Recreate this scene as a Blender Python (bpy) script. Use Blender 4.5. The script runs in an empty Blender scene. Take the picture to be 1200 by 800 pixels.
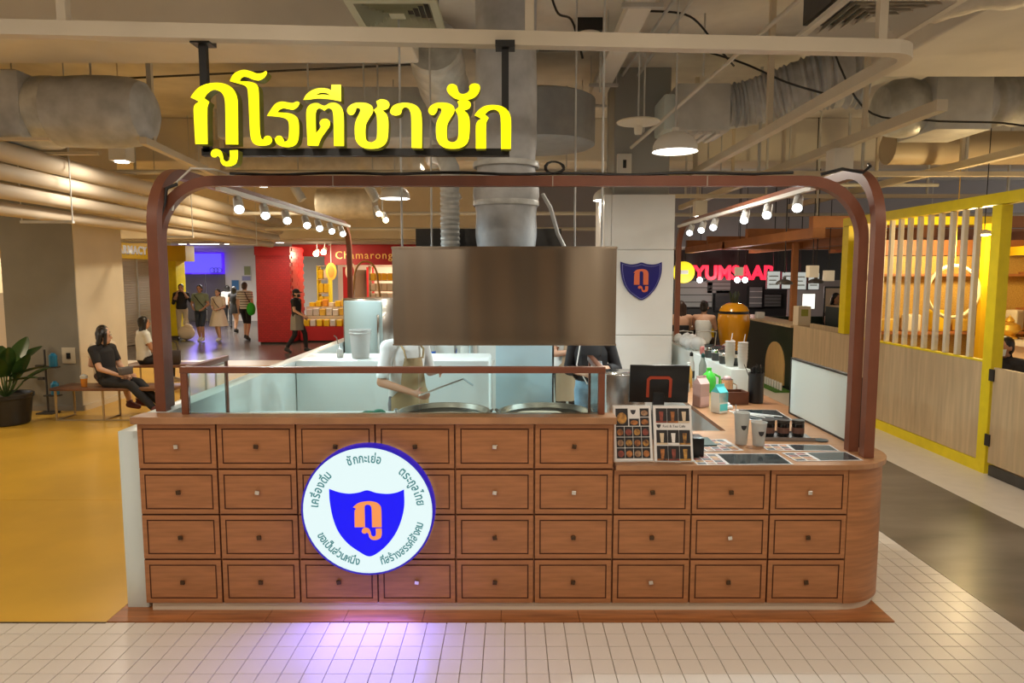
import bpy, bmesh, math, random
import numpy as np
from mathutils import Vector, Matrix, Euler

random.seed(7)
scene = bpy.context.scene
COL = scene.collection
PI = math.pi

# ------------------------------------------------------------------ camera, world, exposure
FPX = 800.0                                  # focal length in pixels of a 1200x800 frame
PITCH = math.atan(79.0 / 800.0)
CAMZ = 2.05
cam_d = bpy.data.cameras.new('camera')
cam_d.sensor_width = 36.0
cam_d.lens = FPX / 1200.0 * 36.0
cam_d.clip_end = 200
cam = bpy.data.objects.new('camera', cam_d)
cam.location = (0, 0, CAMZ)
cam.rotation_euler = (PI / 2 - PITCH, 0, 0)
COL.objects.link(cam)
scene.camera = cam

vs = scene.view_settings
vs.view_transform = 'Standard'
vs.look = 'None'
vs.gamma = 1.0
vs.use_curve_mapping = False
vs.exposure = -0.25

world = bpy.data.worlds.new('world')
scene.world = world
world.use_nodes = True
bg = world.node_tree.nodes['Background']
bg.inputs[0].default_value = (1.0, 0.92, 0.80, 1)
bg.inputs[1].default_value = 1.35
scene.cycles.max_bounces = 6
scene.cycles.sample_clamp_indirect = 4.0
scene.cycles.caustics_reflective = False
scene.cycles.caustics_refractive = False


def px(x, y, Y):
    """point at depth Y that shows at pixel x, y of the photograph (for measuring)"""
    v = y - 400.0
    down = v * math.cos(PITCH) + FPX * math.sin(PITCH)
    fwd = FPX * math.cos(PITCH) - v * math.sin(PITCH)
    return Vector(((x - 600.0) / fwd * Y, Y, CAMZ - down / fwd * Y))


def light(name, kind, loc, power, color=(1, .9, .75), size=.3, target=None, parent=None, spot=None, blend=.5):
    d = bpy.data.lights.new(name, kind)
    d.energy = power
    d.color = color
    if kind == 'AREA':
        d.shape = 'DISK'
        d.size = size
    else:
        d.shadow_soft_size = size
    if kind == 'SPOT':
        d.spot_size = spot or 1.6
        d.spot_blend = blend
    o = bpy.data.objects.new(name, d)
    COL.objects.link(o)
    o.location = loc
    if target is not None:
        o.rotation_euler = (Vector(target) - Vector(loc)).to_track_quat('-Z', 'Y').to_euler()
    if parent:
        o.parent = parent
    return o


# ------------------------------------------------------------------ materials
MATS = {}


def mat(name, col, rough=.5, metal=0.0, emit=None, estr=1.0, var=0.0, scale=8.0, bump=0.0, stretch=None,
        trans=0.0, alpha=1.0, col2=None, coat=0.0, detail=4.0):
    if name in MATS:
        return MATS[name]
    m = bpy.data.materials.new(name)
    m.use_nodes = True
    nt = m.node_tree
    b = nt.nodes['Principled BSDF']
    b.inputs['Roughness'].default_value = rough
    b.inputs['Metallic'].default_value = metal
    b.inputs['Base Color'].default_value = (*col, 1)
    if trans:
        b.inputs['Transmission Weight'].default_value = trans
        b.inputs['IOR'].default_value = 1.1 if trans < .99 else 1.35
    if alpha < 1:
        b.inputs['Alpha'].default_value = alpha
    if coat:
        b.inputs['Coat Weight'].default_value = coat
        b.inputs['Coat Roughness'].default_value = .15
    if emit:
        b.inputs['Emission Color'].default_value = (*emit, 1)
        b.inputs['Emission Strength'].default_value = estr
    if var or bump or col2:
        tc = nt.nodes.new('ShaderNodeTexCoord')
        mp = nt.nodes.new('ShaderNodeMapping')
        nt.links.new(tc.outputs['Object'], mp.inputs[0])
        if stretch:
            mp.inputs['Scale'].default_value = stretch
        n = nt.nodes.new('ShaderNodeTexNoise')
        n.inputs['Scale'].default_value = scale
        n.inputs['Detail'].default_value = detail
        nt.links.new(mp.outputs[0], n.inputs['Vector'])
        if var or col2:
            r = nt.nodes.new('ShaderNodeValToRGB')
            c1 = tuple(max(0, c * (1 - var)) for c in col)
            c2 = col2 if col2 else tuple(min(1, c * (1 + var)) for c in col)
            r.color_ramp.elements[0].position = .3
            r.color_ramp.elements[1].position = .7
            r.color_ramp.elements[0].color = (*c1, 1)
            r.color_ramp.elements[1].color = (*c2, 1)
            nt.links.new(n.outputs['Fac'], r.inputs[0])
            nt.links.new(r.outputs[0], b.inputs['Base Color'])
        if bump:
            bp = nt.nodes.new('ShaderNodeBump')
            bp.inputs['Strength'].default_value = bump
            bp.inputs['Distance'].default_value = .02
            nt.links.new(n.outputs['Fac'], bp.inputs['Height'])
            nt.links.new(bp.outputs[0], b.inputs['Normal'])
    MATS[name] = m
    return m


WOOD = mat('counter wood laminate', (.40, .165, .062), .42, var=.2, scale=3.0, stretch=(1.2, 1.2, 16), detail=6)
WOODLINE = mat('dark groove', (.12, .036, .015), .6)
WOODTOP = mat('counter top laminate', (.40, .20, .095), .3, var=.15, scale=3, stretch=(1.5, 14, 1))
STEELBROWN = mat('brown painted tube', (.20, .068, .036), .38, var=.1, scale=5)
WHITEP = mat('white painted board', (.80, .80, .77), .45, var=.03, scale=2)
WHITECOOL = mat('white laminate', (.72, .82, .82), .3, var=.03, scale=2)
CONC = mat('ceiling concrete', (.66, .63, .57), .85, var=.22, scale=1.2, bump=.3)
CONCL = mat('light painted concrete', (.70, .65, .56), .8, var=.12, scale=1.0, bump=.15)
BEIGE = mat('beige painted steel', (.62, .54, .41), .5, var=.06, scale=2)
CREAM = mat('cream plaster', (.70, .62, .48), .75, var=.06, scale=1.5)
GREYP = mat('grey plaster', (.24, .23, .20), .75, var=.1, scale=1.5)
GALV = mat('galvanised steel', (.55, .55, .53), .5, .1, var=.14, scale=4)
WRAP = mat('grey duct wrap', (.46, .47, .48), .55, 0.0, var=.22, scale=5, bump=.5)
FOIL = mat('foil wrap', (.55, .56, .54), .38, .12, var=.2, scale=7, bump=.7)
BLACK = mat('black metal', (.012, .012, .012), .4)
BLACKP = mat('black plastic', (.014, .014, .015), .3)
DARK = mat('dark steel', (.05, .045, .04), .5, var=.2)
STEEL = mat('brushed stainless steel', (.48, .41, .33), .21, 1.0)
_nt = STEEL.node_tree
_tg = _nt.nodes.new('ShaderNodeTangent'); _tg.direction_type = 'RADIAL'; _tg.axis = 'Z'
_nt.links.new(_tg.outputs[0], _nt.nodes['Principled BSDF'].inputs['Tangent'])
_nt.nodes['Principled BSDF'].inputs['Anisotropic'].default_value = .8
_nt.nodes['Principled BSDF'].inputs['Anisotropic Rotation'].default_value = .25
STEELP = mat('polished stainless steel', (.72, .72, .70), .18, 1.0)
CHROME = mat('chrome', (.75, .72, .68), .12, 1.0)
GLASS = mat('clear glass', (.86, .98, .96), .02, trans=1.0)
FROST = mat('frosted plastic', (.85, .88, .86), .35, trans=.45, alpha=.9)
LAMPW = mat('lamp lens', (1, 1, 1), .3, emit=(1, .95, .85), estr=10)
LAMPC = mat('cool spot lens', (1, 1, 1), .3, emit=(.9, .97, 1.0), estr=22)
LAMPWARM = mat('warm spot lens', (1, 1, 1), .3, emit=(1, .75, .45), estr=16)
YELP = mat('yellow painted steel', (.86, .68, .008), .42, var=.05)
YELFLOOR = mat('yellow epoxy floor', (.72, .42, .05), .30, var=.1, scale=1.3, coat=.3)
PANELW = mat('pale oak panel', (.60, .45, .27), .45, var=.14, scale=2, stretch=(9, 9, .7))
ORANGEW = mat('orange timber', (.40, .15, .045), .5, var=.15, scale=3)
GREEND = mat('dark green panel', (.010, .024, .013), .5)
SKIN = mat('skin', (.48, .24, .14), .5)
SKIN2 = mat('light skin', (.62, .36, .24), .5)
HAIR = mat('black hair', (.010, .008, .007), .45)
PAPER = mat('white paper', (.78, .75, .73), .5)


# ------------------------------------------------------------------ mesh builder
class MB:
    def __init__(self):
        self.v, self.f, self.m = [], [], []

    def add(self, verts, faces, mi=0):
        n = len(self.v)
        self.v += [tuple(p) for p in verts]
        self.f += [tuple(i + n for i in f) for f in faces]
        self.m += [mi] * len(faces)
        return self

    def box(self, c, s, mi=0, rot=None, bev=0.0):
        x, y, z = s[0] / 2, s[1] / 2, s[2] / 2
        if bev:
            bm = bmesh.new()
            bmesh.ops.create_cube(bm, size=1)
            for v in bm.verts:
                v.co = Vector((v.co.x * s[0], v.co.y * s[1], v.co.z * s[2]))
            bmesh.ops.bevel(bm, geom=list(bm.edges), offset=min(bev, min(s) * .45), segments=2, affect='EDGES', profile=.5)
            bm.verts.index_update()
            P = [v.co.copy() for v in bm.verts]
            F = [tuple(v.index for v in f.verts) for f in bm.faces]
            bm.free()
        else:
            P = [Vector((sx * x, sy * y, sz * z)) for sx in (-1, 1) for sy in (-1, 1) for sz in (-1, 1)]
            F = [(0, 1, 3, 2), (4, 6, 7, 5), (0, 4, 5, 1), (2, 3, 7, 6), (0, 2, 6, 4), (1, 5, 7, 3)]
        if rot is not None:
            R = rot.to_matrix() if not isinstance(rot, Matrix) else rot
            P = [R @ p for p in P]
        return self.add([p + Vector(c) for p in P], F, mi)

    def b2(self, lo, hi, mi=0, bev=0.0):
        return self.box([(a + b) / 2 for a, b in zip(lo, hi)], [abs(b - a) for a, b in zip(lo, hi)], mi, None, bev)

    def tube(self, path, r, seg=10, mi=0, closed=False, square=False, cap=True, up=None):
        """sweep; r is a number or one per point; square sweeps an r-half-width square"""
        path = [Vector(p) for p in path]
        n = len(path)
        rs = r if isinstance(r, (list, tuple)) else [r] * n
        if square:
            seg = 4
        ref = Vector(up) if up else None
        rings = []
        prevN = None
        for i, p in enumerate(path):
            if closed:
                t = (path[(i + 1) % n] - path[i - 1]).normalized()
            else:
                t = (path[min(i + 1, n - 1)] - path[max(i - 1, 0)]).normalized()
            if ref is not None:
                N = (ref - t * ref.dot(t)).normalized()
            elif prevN is None:
                a = Vector((0, 0, 1)) if abs(t.z) < .9 else Vector((1, 0, 0))
                N = (a - t * a.dot(t)).normalized()
            else:
                N = (prevN - t * prevN.dot(t)).normalized()
            prevN = N
            B = t.cross(N)
            k = math.sqrt(2) if square else 1.0
            off = PI / 4 if square else 0
            rings.append([p + (N * math.cos(2 * PI * j / seg + off) + B * math.sin(2 * PI * j / seg + off)) * rs[i] * k for j in range(seg)])
        V = [q for ring in rings for q in ring]
        F = []
        m = n if closed else n - 1
        for i in range(m):
            a, b = i * seg, ((i + 1) % n) * seg
            for j in range(seg):
                k2 = (j + 1) % seg
                F.append((a + j, a + k2, b + k2, b + j))
        if cap and not closed:
            F.append(tuple(range(seg - 1, -1, -1)))
            F.append(tuple(range((n - 1) * seg, n * seg)))
        return self.add(V, F, mi)

    def lathe(self, prof, c=(0, 0, 0), seg=24, mi=0, axis='z', sx=1.0, sy=1.0, cap=True):
        V, F = [], []
        for (r, z) in prof:
            for j in range(seg):
                a = 2 * PI * j / seg
                p = (r * math.cos(a) * sx, r * math.sin(a) * sy, z)
                if axis == 'x':
                    p = (p[2], p[0], p[1])
                elif axis == 'y':
                    p = (p[0], p[2], p[1])
                V.append(Vector(p) + Vector(c))
        for i in range(len(prof) - 1):
            for j in range(seg):
                k = (j + 1) % seg
                F.append((i * seg + j, i * seg + k, (i + 1) * seg + k, (i + 1) * seg + j))
        if cap:
            if prof[0][0] > 1e-5:
                F.append(tuple(range(seg - 1, -1, -1)))
            if prof[-1][0] > 1e-5:
                F.append(tuple(range((len(prof) - 1) * seg, len(prof) * seg)))
        return self.add(V, F, mi)

    def ball(self, c, r, seg=14, rings=8, mi=0, rot=None):
        if not isinstance(r, (list, tuple, Vector)):
            r = (r, r, r)
        V, F = [], []
        for i in range(rings + 1):
            th = PI * i / rings
            for j in range(seg):
                a = 2 * PI * j / seg
                p = Vector((r[0] * math.sin(th) * math.cos(a), r[1] * math.sin(th) * math.sin(a), r[2] * math.cos(th)))
                if rot is not None:
                    p = rot @ p
                V.append(p + Vector(c))
        for i in range(rings):
            for j in range(seg):
                k = (j + 1) % seg
                F.append((i * seg + j, (i + 1) * seg + j, (i + 1) * seg + k, i * seg + k))
        return self.add(V, F, mi)

    def cap(self, a, b, ra, rb, seg=10, mi=0):
        """closed tapered capsule"""
        a, b = Vector(a), Vector(b)
        d = (b - a)
        L = max(d.length, 1e-4)
        t = d / L
        P, R = [], []
        for k in range(0, 4):
            th = PI / 2 * (1 - k / 3)
            P.append(a - t * ra * math.sin(th)); R.append(max(ra * math.cos(th), 1e-4))
        for k in range(0, 4):
            th = PI / 2 * k / 3
            P.append(b + t * rb * math.sin(th)); R.append(max(rb * math.cos(th), 1e-4))
        return self.tube(P, R, seg, mi)

    def prism(self, pts, depth, mi=0, fn=None):
        """pts: 2D outline (u, w) -> fn(u, w, d)"""
        n = len(pts)
        fn = fn or (lambda u, w, d: (u, d, w))
        V = [fn(u, w, 0) for u, w in pts] + [fn(u, w, depth) for u, w in pts]
        F = [tuple(range(n)), tuple(range(2 * n - 1, n - 1, -1))]
        F += [(i, i + n, (i + 1) % n + n, (i + 1) % n) for i in range(n)]
        return self.add(V, F, mi)

    def mesh(self, name, mats, smooth=False, fix=True):
        me = bpy.data.meshes.new(name)
        me.from_pydata(self.v, [], self.f)
        for m in (mats if isinstance(mats, (list, tuple)) else [mats]):
            me.materials.append(m)
        if len(set(self.m)) > 1:
            me.polygons.foreach_set('material_index', self.m)
        if fix:
            bm = bmesh.new(); bm.from_mesh(me)
            bmesh.ops.remove_doubles(bm, verts=bm.verts, dist=1e-5)
            bmesh.ops.recalc_face_normals(bm, faces=bm.faces)
            bm.to_mesh(me); bm.free()
        if smooth:
            me.polygons.foreach_set('use_smooth', [True] * len(me.polygons))
            if smooth != 'all':
                try:
                    me.set_sharp_from_angle(angle=math.radians(38))
                except Exception:
                    pass
        me.update()
        return me

    def build(self, name, mats, parent=None, smooth=False, loc=None, rot=None):
        o = bpy.data.objects.new(name, self.mesh(name, mats, smooth))
        COL.objects.link(o)
        if parent:
            o.parent = parent
        if loc is not None:
            o.location = loc
        if rot is not None:
            o.rotation_euler = rot
        return o


def tag(o, label=None, cat=None, group=None, kind=None):
    if label: o['label'] = label
    if cat: o['category'] = cat
    if group: o['group'] = group
    if kind: o['kind'] = kind
    return o


def empty(name, loc=(0, 0, 0), rz=0, label=None, cat=None, group=None, rot=None):
    o = bpy.data.objects.new(name, None)
    o.empty_display_size = .1
    COL.objects.link(o)
    o.location = loc
    o.rotation_euler = rot if rot else (0, 0, rz)
    return tag(o, label, cat, group)


def inst(mesh, name, parent=None, loc=(0, 0, 0), rot=(0, 0, 0), scale=None):
    o = bpy.data.objects.new(name, mesh)
    COL.objects.link(o)
    o.location = loc
    o.rotation_euler = rot
    if scale: o.scale = scale
    if parent: o.parent = parent
    return o


def copy_tree(o, parent=None):
    c = o.copy()
    COL.objects.link(c)
    c.parent = parent
    for ch in list(o.children):
        copy_tree(ch, c)
    return c


def struct(name, mb, m, smooth=False, parent=None):
    o = mb.build(name, m, parent, smooth)
    o['kind'] = 'structure'
    return o


def box_obj(name, lo, hi, m, parent=None, bev=0.0):
    return MB().b2(lo, hi, 0, bev).build(name, m, parent, smooth=bool(bev))


def arc(cx, cz, r, a0, a1, n=8):
    return [(cx + r * math.cos(a0 + (a1 - a0) * i / n), cz + r * math.sin(a0 + (a1 - a0) * i / n)) for i in range(n + 1)]


def smooth_loop(pts, k=4, sharp=35):
    """Catmull-Rom through a closed outline; corners sharper than `sharp`..105 deg stay corners"""
    n = len(pts)
    P = [Vector((p[0], p[1], 0)) for p in pts]
    corner = []
    for i in range(n):
        a = (P[i] - P[i - 1]); b = (P[(i + 1) % n] - P[i])
        ang = math.degrees(a.angle(b)) if a.length and b.length else 0
        corner.append(ang > 62)
    out = []
    for i in range(n):
        p1, p2 = P[i], P[(i + 1) % n]
        p0 = P[i - 1] if not corner[i] else p1 - (p2 - p1)
        p3 = P[(i + 2) % n] if not corner[(i + 1) % n] else p2 + (p2 - p1)
        # limit tangents so long straights stay straight
        L = (p2 - p1).length
        t1 = (p2 - p0); t2 = (p3 - p1)
        t1 = t1.normalized() * min(L, t1.length / 2) if t1.length else t1
        t2 = t2.normalized() * min(L, t2.length / 2) if t2.length else t2
        for s in range(k):
            t = s / k
            h00 = 2 * t ** 3 - 3 * t ** 2 + 1; h10 = t ** 3 - 2 * t ** 2 + t
            h01 = -2 * t ** 3 + 3 * t ** 2; h11 = t ** 3 - t ** 2
            q = p1 * h00 + t1 * h10 + p2 * h01 + t2 * h11
            out.append((q.x, q.y))
    return out


def curve_mesh(name, loops, extrude, bevel=0.0):
    """filled 2D outline(s) (x, y), extruded both ways along z; returns a mesh"""
    cu = bpy.data.curves.new(name, 'CURVE')
    cu.dimensions = '2D'
    cu.fill_mode = 'BOTH'
    cu.extrude = extrude
    cu.bevel_depth = bevel
    cu.bevel_resolution = 1
    for lp in loops:
        s = cu.splines.new('POLY')
        s.points.add(len(lp) - 1)
        for p, q in zip(s.points, lp):
            p.co = (q[0], q[1], 0, 1)
        s.use_cyclic_u = True
    return bake(cu, name)


def bake(data, name):
    o = bpy.data.objects.new(name, data)
    COL.objects.link(o)
    dg = bpy.context.evaluated_depsgraph_get()
    dg.update()
    me = bpy.data.meshes.new_from_object(o.evaluated_get(dg))
    bpy.data.objects.remove(o)
    me.name = name
    return me


def text_mesh(s, size, extrude=.002, align='CENTER', follow=None, spacing=1.0, offset=0.0):
    cu = bpy.data.curves.new('lettering', 'FONT')
    cu.body = s
    cu.size = size
    cu.extrude = extrude
    cu.align_x = align
    cu.space_character = spacing
    cu.offset = offset
    cu.resolution_u = 3
    if follow:
        cu.follow_curve = follow
    return bake(cu, 'lettering')


def set_mats(me, *ms):
    me.materials.clear()
    for m in ms:
        me.materials.append(m)
    return me

# ------------------------------------------------------------------ the lights of the hall (fixtures are built here with their light)
HOUS = mat('white lamp housing', (.75, .72, .66), .45)
_dl = MB().box((0, 0, .14), (.2, .2, .26), bev=.006).mesh('housing', HOUS)
_dl_l = MB().lathe([(.075, 0), (.075, .012)], seg=20).mesh('lens', LAMPW)


def downlight(x, y, z, power, label, group=None, color=(1, .88, .72), rod=True, spread=.5):
    e = empty('box_downlight', (x, y, z), 0, label, 'ceiling lamp', group)
    inst(_dl, 'housing', e)
    inst(_dl_l, 'lens', e, (0, 0, -.004))
    if rod and z < 4.3:
        MB().tube([(0, 0, .26), (0, 0, 4.6 - z)], .008, 6).build('hanger_rod', BEIGE, e)
    if power:
        light('downlight_beam', 'AREA', (0, 0, -.02), power, color, .35, (0, 0, -3), e)
    return e


GF = 'added box downlights over the front aisle'
for x in (-4.2, -1.4, 1.4, 4.2):  # unseen fixtures added to light the counter front and the tiles
    for y in (-1.2, 2.0):
        downlight(x, y, 3.9, 38, 'unseen white box downlight added over the tiled aisle in front of the kiosk', GF)
downlight(*px(143, 190, 8.2), 40, 'white box downlight hung under the end of the wrapped grey duct')
downlight(3.43, 7.3, 3.076, 22, 'white box downlight between the kiosk arch and the yellow slatted stall', rod=False)
downlight(*px(514, 193, 10.5), 30, 'white box downlight hanging left of the big exhaust riser')
downlight(*px(820, 254, 12.0), 25, 'small white box downlight above the far end of the right track lights')
downlight(*px(820, 205, 15.0), 0, 'far box downlight on the thin ceiling bar behind the dome pendant')
for i, (x, y, p) in enumerate(((-8.4, 5.0, 90), (-10.5, 9.0, 90), (-4.3, 12.0, 90), (-9.4, 14.6, 170))):  # the last is added to brighten the pharmacy sign and shutter
    downlight(x, y, 3.55, p, 'white box downlight added over the yellow floor', 'box downlights over the yellow floor', (1, .82, .55), True)

# ------------------------------------------------------------------ floor
GROUT = mat('grout', (.66, .60, .53), .8)
TILE = mat('glazed cream tile', (.74, .68, .61), .30, var=.03, scale=1.0, coat=.05)
DARKFLOOR = mat('dark polished concrete', (.155, .13, .105), .32, var=.45, scale=1.6, detail=8, coat=.15, stretch=(.55, 1.6, 1))
CREAMFL = mat('cream terrazzo floor', (.74, .67, .58), .3, var=.04)
PLANK = mat('floor plank laminate', (.36, .135, .045), .3, var=.35, scale=2.2, stretch=(1, 12, 1))
fl = struct('floor', MB().b2((-22, -7, -.2), (18, 40, -.012)), GROUT)
z0, z1 = -.012, 0.0
tl = MB()
tw, td = .115, .130
TX0, TX1 = 2.95 - tw * 65, 2.95
tile_bm = bmesh.new()
bmesh.ops.create_cube(tile_bm, size=1)
for v in tile_bm.verts:
    top = v.co.z > 0
    v.co = Vector((v.co.x * (tw - .003 - (.002 if top else 0)), v.co.y * (td - .003 - (.002 if top else 0)), v.co.z * .012 - .006))
bmesh.ops.delete(tile_bm, geom=[f for f in tile_bm.faces if f.normal.z < -.9], context='FACES')
tile_me = bpy.data.meshes.new('tile')
tile_bm.to_mesh(tile_me)
tile_me.materials.append(TILE)
tv = [v.co.copy() for v in tile_bm.verts]
tf = [tuple(v.index for v in f.verts) for f in tile_bm.faces]
tile_bm.free()
spots = []
for i in range(90):
    y = 3.855 - td * (i + .5)
    if y < .6: break
    for j in range(65):
        spots.append((TX0 + tw * (j + .5), y))
for i in range(46):
    y = 3.855 + td * (i + .5)
    for j in range(6):
        spots.append((2.95 - tw * (j + .5), y))


def in_view(x, y):
    down = CAMZ; fw = y * math.cos(PITCH) + down * math.sin(PITCH)
    u = 600 + FPX * x / fw
    w = 400 + FPX * (down * math.cos(PITCH) - y * math.sin(PITCH)) / fw
    return 0 <= u <= 1200 and w <= 800 and not (1010 < 0)


vis = sorted([s for s in spots if in_view(*s) and s[1] < 6.2], key=lambda s: s[0] ** 2 + s[1] ** 2)[:300]
visset = set(vis)
for s in vis:
    inst(tile_me, 'tile', fl, (s[0], s[1], random.uniform(-.0006, .0004)))
for s in spots:
    if s not in visset:
        tl.add([(p.x + s[0], p.y + s[1], p.z) for p in tv], tf)
tag(tl.build('tile_field', TILE, fl), kind='stuff')

struct('floor_dark_aisle', MB().b2((2.952, -7, z0), (4.15, 16.2, z1)), DARKFLOOR)
struct('floor_dark_hall', MB().b2((-22, 16.2, z0), (18, 40, z1)), mat('darker polished concrete', (.075, .062, .05), .25, var=.4, scale=1.2, coat=.1))
struct('floor_cream_strip', MB().b2((4.152, -7, z0), (18, 16.2, z1)), CREAMFL)
struct('floor_cream_border', MB().b2((-22, 15.3, z0), (2.95, 16.198, z1)).b2((-2.4, 9.9, z0), (2.95, 15.298, z1)), CREAMFL)
fy = struct('floor_yellow', MB().b2((-22, 3.858, z0 - .002), (-2.402, 15.298, z1 - .008)), GROUT)
for (a, b) in ((3.86, 6.05), (6.055, 9.0), (9.005, 12.2), (12.205, 15.295)):
    for (c, d) in ((-21.9, -9.6), (-9.595, -2.405)):
        box_obj('slab', (c, a, z1 - .007), (d, b, z1), YELFLOOR, fy)
fp = struct('floor_plank_base', MB().b2((-2.40, 3.858, z0 - .002), (2.27, 9.9, z1 - .008)), WOODLINE)
for i in range(10):
    a = -2.398 + i * .4668
    yy = 3.86
    while yy < 9.85:
        L = min(1.22 + .3 * (i % 3) * (yy < 4), 9.9 - yy)
        box_obj('plank', (a, yy, z1 - .007), (a + .4638, yy + L - .003, z1 + .004), PLANK, fp)
        yy += L
# thin metal edging between yellow floor and tiles
struct('trim_floor_edging', MB().b2((-22, 3.846, -.01), (-2.40, 3.858, .003)), mat('edging', (.10, .07, .04), .4, .6))

# ------------------------------------------------------------------ ceiling and shell
ce = struct('ceiling', MB().b2((-22, -7, 4.6), (18, 40, 4.8)), CONC)
struct('trim_beam_front', MB().b2((-22, 5.95, 4.08), (-.9, 6.85, 4.6), bev=.02), CONCL)
struct('trim_beam_right', MB().b2((3.6, 5.0, 4.05), (18, 7.2, 4.6), bev=.02), CONCL)
struct('trim_beam_hall', MB().b2((-22, 11.5, 3.9), (18, 12.3, 4.6), bev=.02), CONCL)
struct('trim_bulkhead_left', MB().b2((-22, 17.6, 2.95), (-.4, 18.3, 4.6)), CREAM)
struct('trim_bulkhead_step', MB().b2((-22, 18.3, 2.92), (-.4, 19.6, 3.15)), CONCL)
struct('trim_bulkhead_right', MB().b2((-.4, 19.0, 2.80), (18, 19.4, 4.6)), mat('grey bulkhead', (.36, .35, .38), .7))
struct('ceiling_right_hall', MB().b2((-.4, 19.4, 2.78), (18, 40, 2.95)), mat('plain far ceiling', (.62, .58, .56), .7))
struct('ceiling_left_hall', MB().b2((-22, 19.6, 3.15), (-.4, 40, 3.3)), CONCL)
struct('wall_back', MB().b2((-22, 30, 0), (18, 30.2, 3.4)), mat('white hall wall', (.80, .76, .70), .7))
struct('wall_left', MB().b2((-11.4, 12.6, 0), (-11.0, 22.2, 4.6)), CREAM)
struct('wall_left_end', MB().b2((-22, 12.2, 0), (-11.0, 12.6, 4.6)), mat('dim wall', (.20, .16, .12), .8))
wf = struct('wall_front', MB().b2((-22, -6.6, 0), (18, -6.4, 4.6)), mat('brown shop wall', (.33, .22, .13), .7, var=.2, scale=.6))
for (a, b) in ((-7, -4.2), (-2.0, -1.05), (.15, 1.05), (3.6, 7)):  # unseen dark panels, added so the hood mirrors dark bands
    box_obj('reflection_panel', (a, -6.41, 0), (b, -6.36, 3.4), mat('dark reflection panel', (.02, .018, .016), .4), wf)
# unseen cream column behind the camera, added for the hood to mirror
struct('column_for_reflection', MB().b2((1.55, -5.2, 0), (2.05, -4.7, 4.6), bev=.02), CREAM)

# left column (grey front, cream side)
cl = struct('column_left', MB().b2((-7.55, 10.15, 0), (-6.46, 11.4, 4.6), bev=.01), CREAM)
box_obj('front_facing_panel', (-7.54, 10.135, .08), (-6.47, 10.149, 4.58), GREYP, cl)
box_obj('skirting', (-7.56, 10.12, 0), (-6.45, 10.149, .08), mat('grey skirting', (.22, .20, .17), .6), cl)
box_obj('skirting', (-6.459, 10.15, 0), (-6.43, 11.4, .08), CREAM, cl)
sw = box_obj('switch_plate', (-6.72, 10.12, .72), (-6.52, 10.134, .96), mat('plate', (.55, .50, .40), .5), cl, bev=.004)
box_obj('rocker', (-6.65, 10.112, .79), (-6.59, 10.121, .88), BLACKP, sw)

# white clad column inside the kiosk with the blue shield
cw = struct('column_right', MB().b2((1.15, 8.62, 0), (2.02, 9.5, 3.03), bev=.006), WHITEP)
for zz in ((0, 1.28), (1.285, 2.35), (2.355, 3.03)):
    box_obj('cladding_panel', (1.24, 8.60, zz[0] + .003), (2.025, 8.619, zz[1]), WHITEP, cw)
    box_obj('cladding_panel', (1.15, 8.605, zz[0] + .003), (1.235, 8.619, zz[1]), WHITEP, cw)
struct('column_right_upper', MB().b2((1.28, 8.75, 3.03), (1.98, 9.4, 4.6), bev=.01), mat('grey column', (.36, .36, .34), .8))

# ------------------------------------------------------------------ glyph outlines (traced shapes of the shop's own lettering)
KOKAI = [(70, 572), (152, 572), (150, 335), (162, 292), (130, 268), (152, 236), (190, 212), (232, 222), (260, 256), (268, 310), (272, 574), (355, 575),
         (352, 300), (344, 250), (320, 206), (280, 178), (220, 165), (150, 172), (95, 195), (60, 230), (38, 262), (70, 278), (94, 290), (66, 312), (58, 345)]
SARAU = [(172, 640), (182, 614), (208, 604), (238, 616), (252, 645), (258, 675), (275, 690), (294, 680), (300, 655), (298, 614), (352, 612), (352, 660),
         (341, 700), (312, 717), (280, 721), (254, 712), (238, 690), (232, 662), (218, 649), (205, 660), (184, 658)]
SARAO = [(298, 155), (320, 112), (360, 86), (400, 80), (440, 90), (480, 104), (515, 100), (538, 86), (546, 100), (530, 130), (495, 150), (455, 145),
         (420, 130), (392, 126), (372, 140), (366, 156), (402, 156), (445, 162), (478, 178), (490, 212), (494, 300), (498, 480), (506, 530), (520, 546), (526, 529),
         (546, 517), (570, 524), (580, 550), (562, 575), (520, 583), (480, 580), (450, 560), (436, 520), (430, 440), (420, 235), (412, 198), (388, 180), (345, 168)]
RORUA = [(545, 385), (570, 345), (600, 306), (640, 290), (680, 295), (715, 300), (745, 289), (763, 298), (750, 325), (720, 345), (690, 341), (655, 335),
         (630, 345), (615, 362), (662, 364), (712, 373), (745, 395), (757, 432), (757, 520), (745, 565), (715, 588), (670, 593), (630, 582), (605, 562), (597, 536),
         (615, 518), (640, 520), (655, 540), (661, 558), (681, 548), (690, 520), (692, 440), (680, 411), (650, 397), (600, 389)]
TOTAO = [(815, 582), (806, 370), (815, 328), (845, 304), (880, 300), (925, 318), (962, 300), (1005, 300), (1040, 328), (1055, 380), (1057, 585), (990, 585),
         (986, 385), (976, 345), (952, 335), (927, 352), (903, 337), (880, 341), (869, 372), (871, 500), (903, 458), (894, 432), (910, 409), (940, 404), (963, 424),
         (960, 456), (935, 492), (906, 534), (886, 584)]
SARAI = [(785, 280), (810, 240), (850, 212), (900, 200), (950, 205), (972, 216), (972, 178), (1037, 178), (1038, 290), (1010, 284), (960, 275), (880, 270), (830, 277)]
SARAIH = [(868, 248), (900, 233), (936, 233), (968, 251), (920, 243)]
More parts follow.
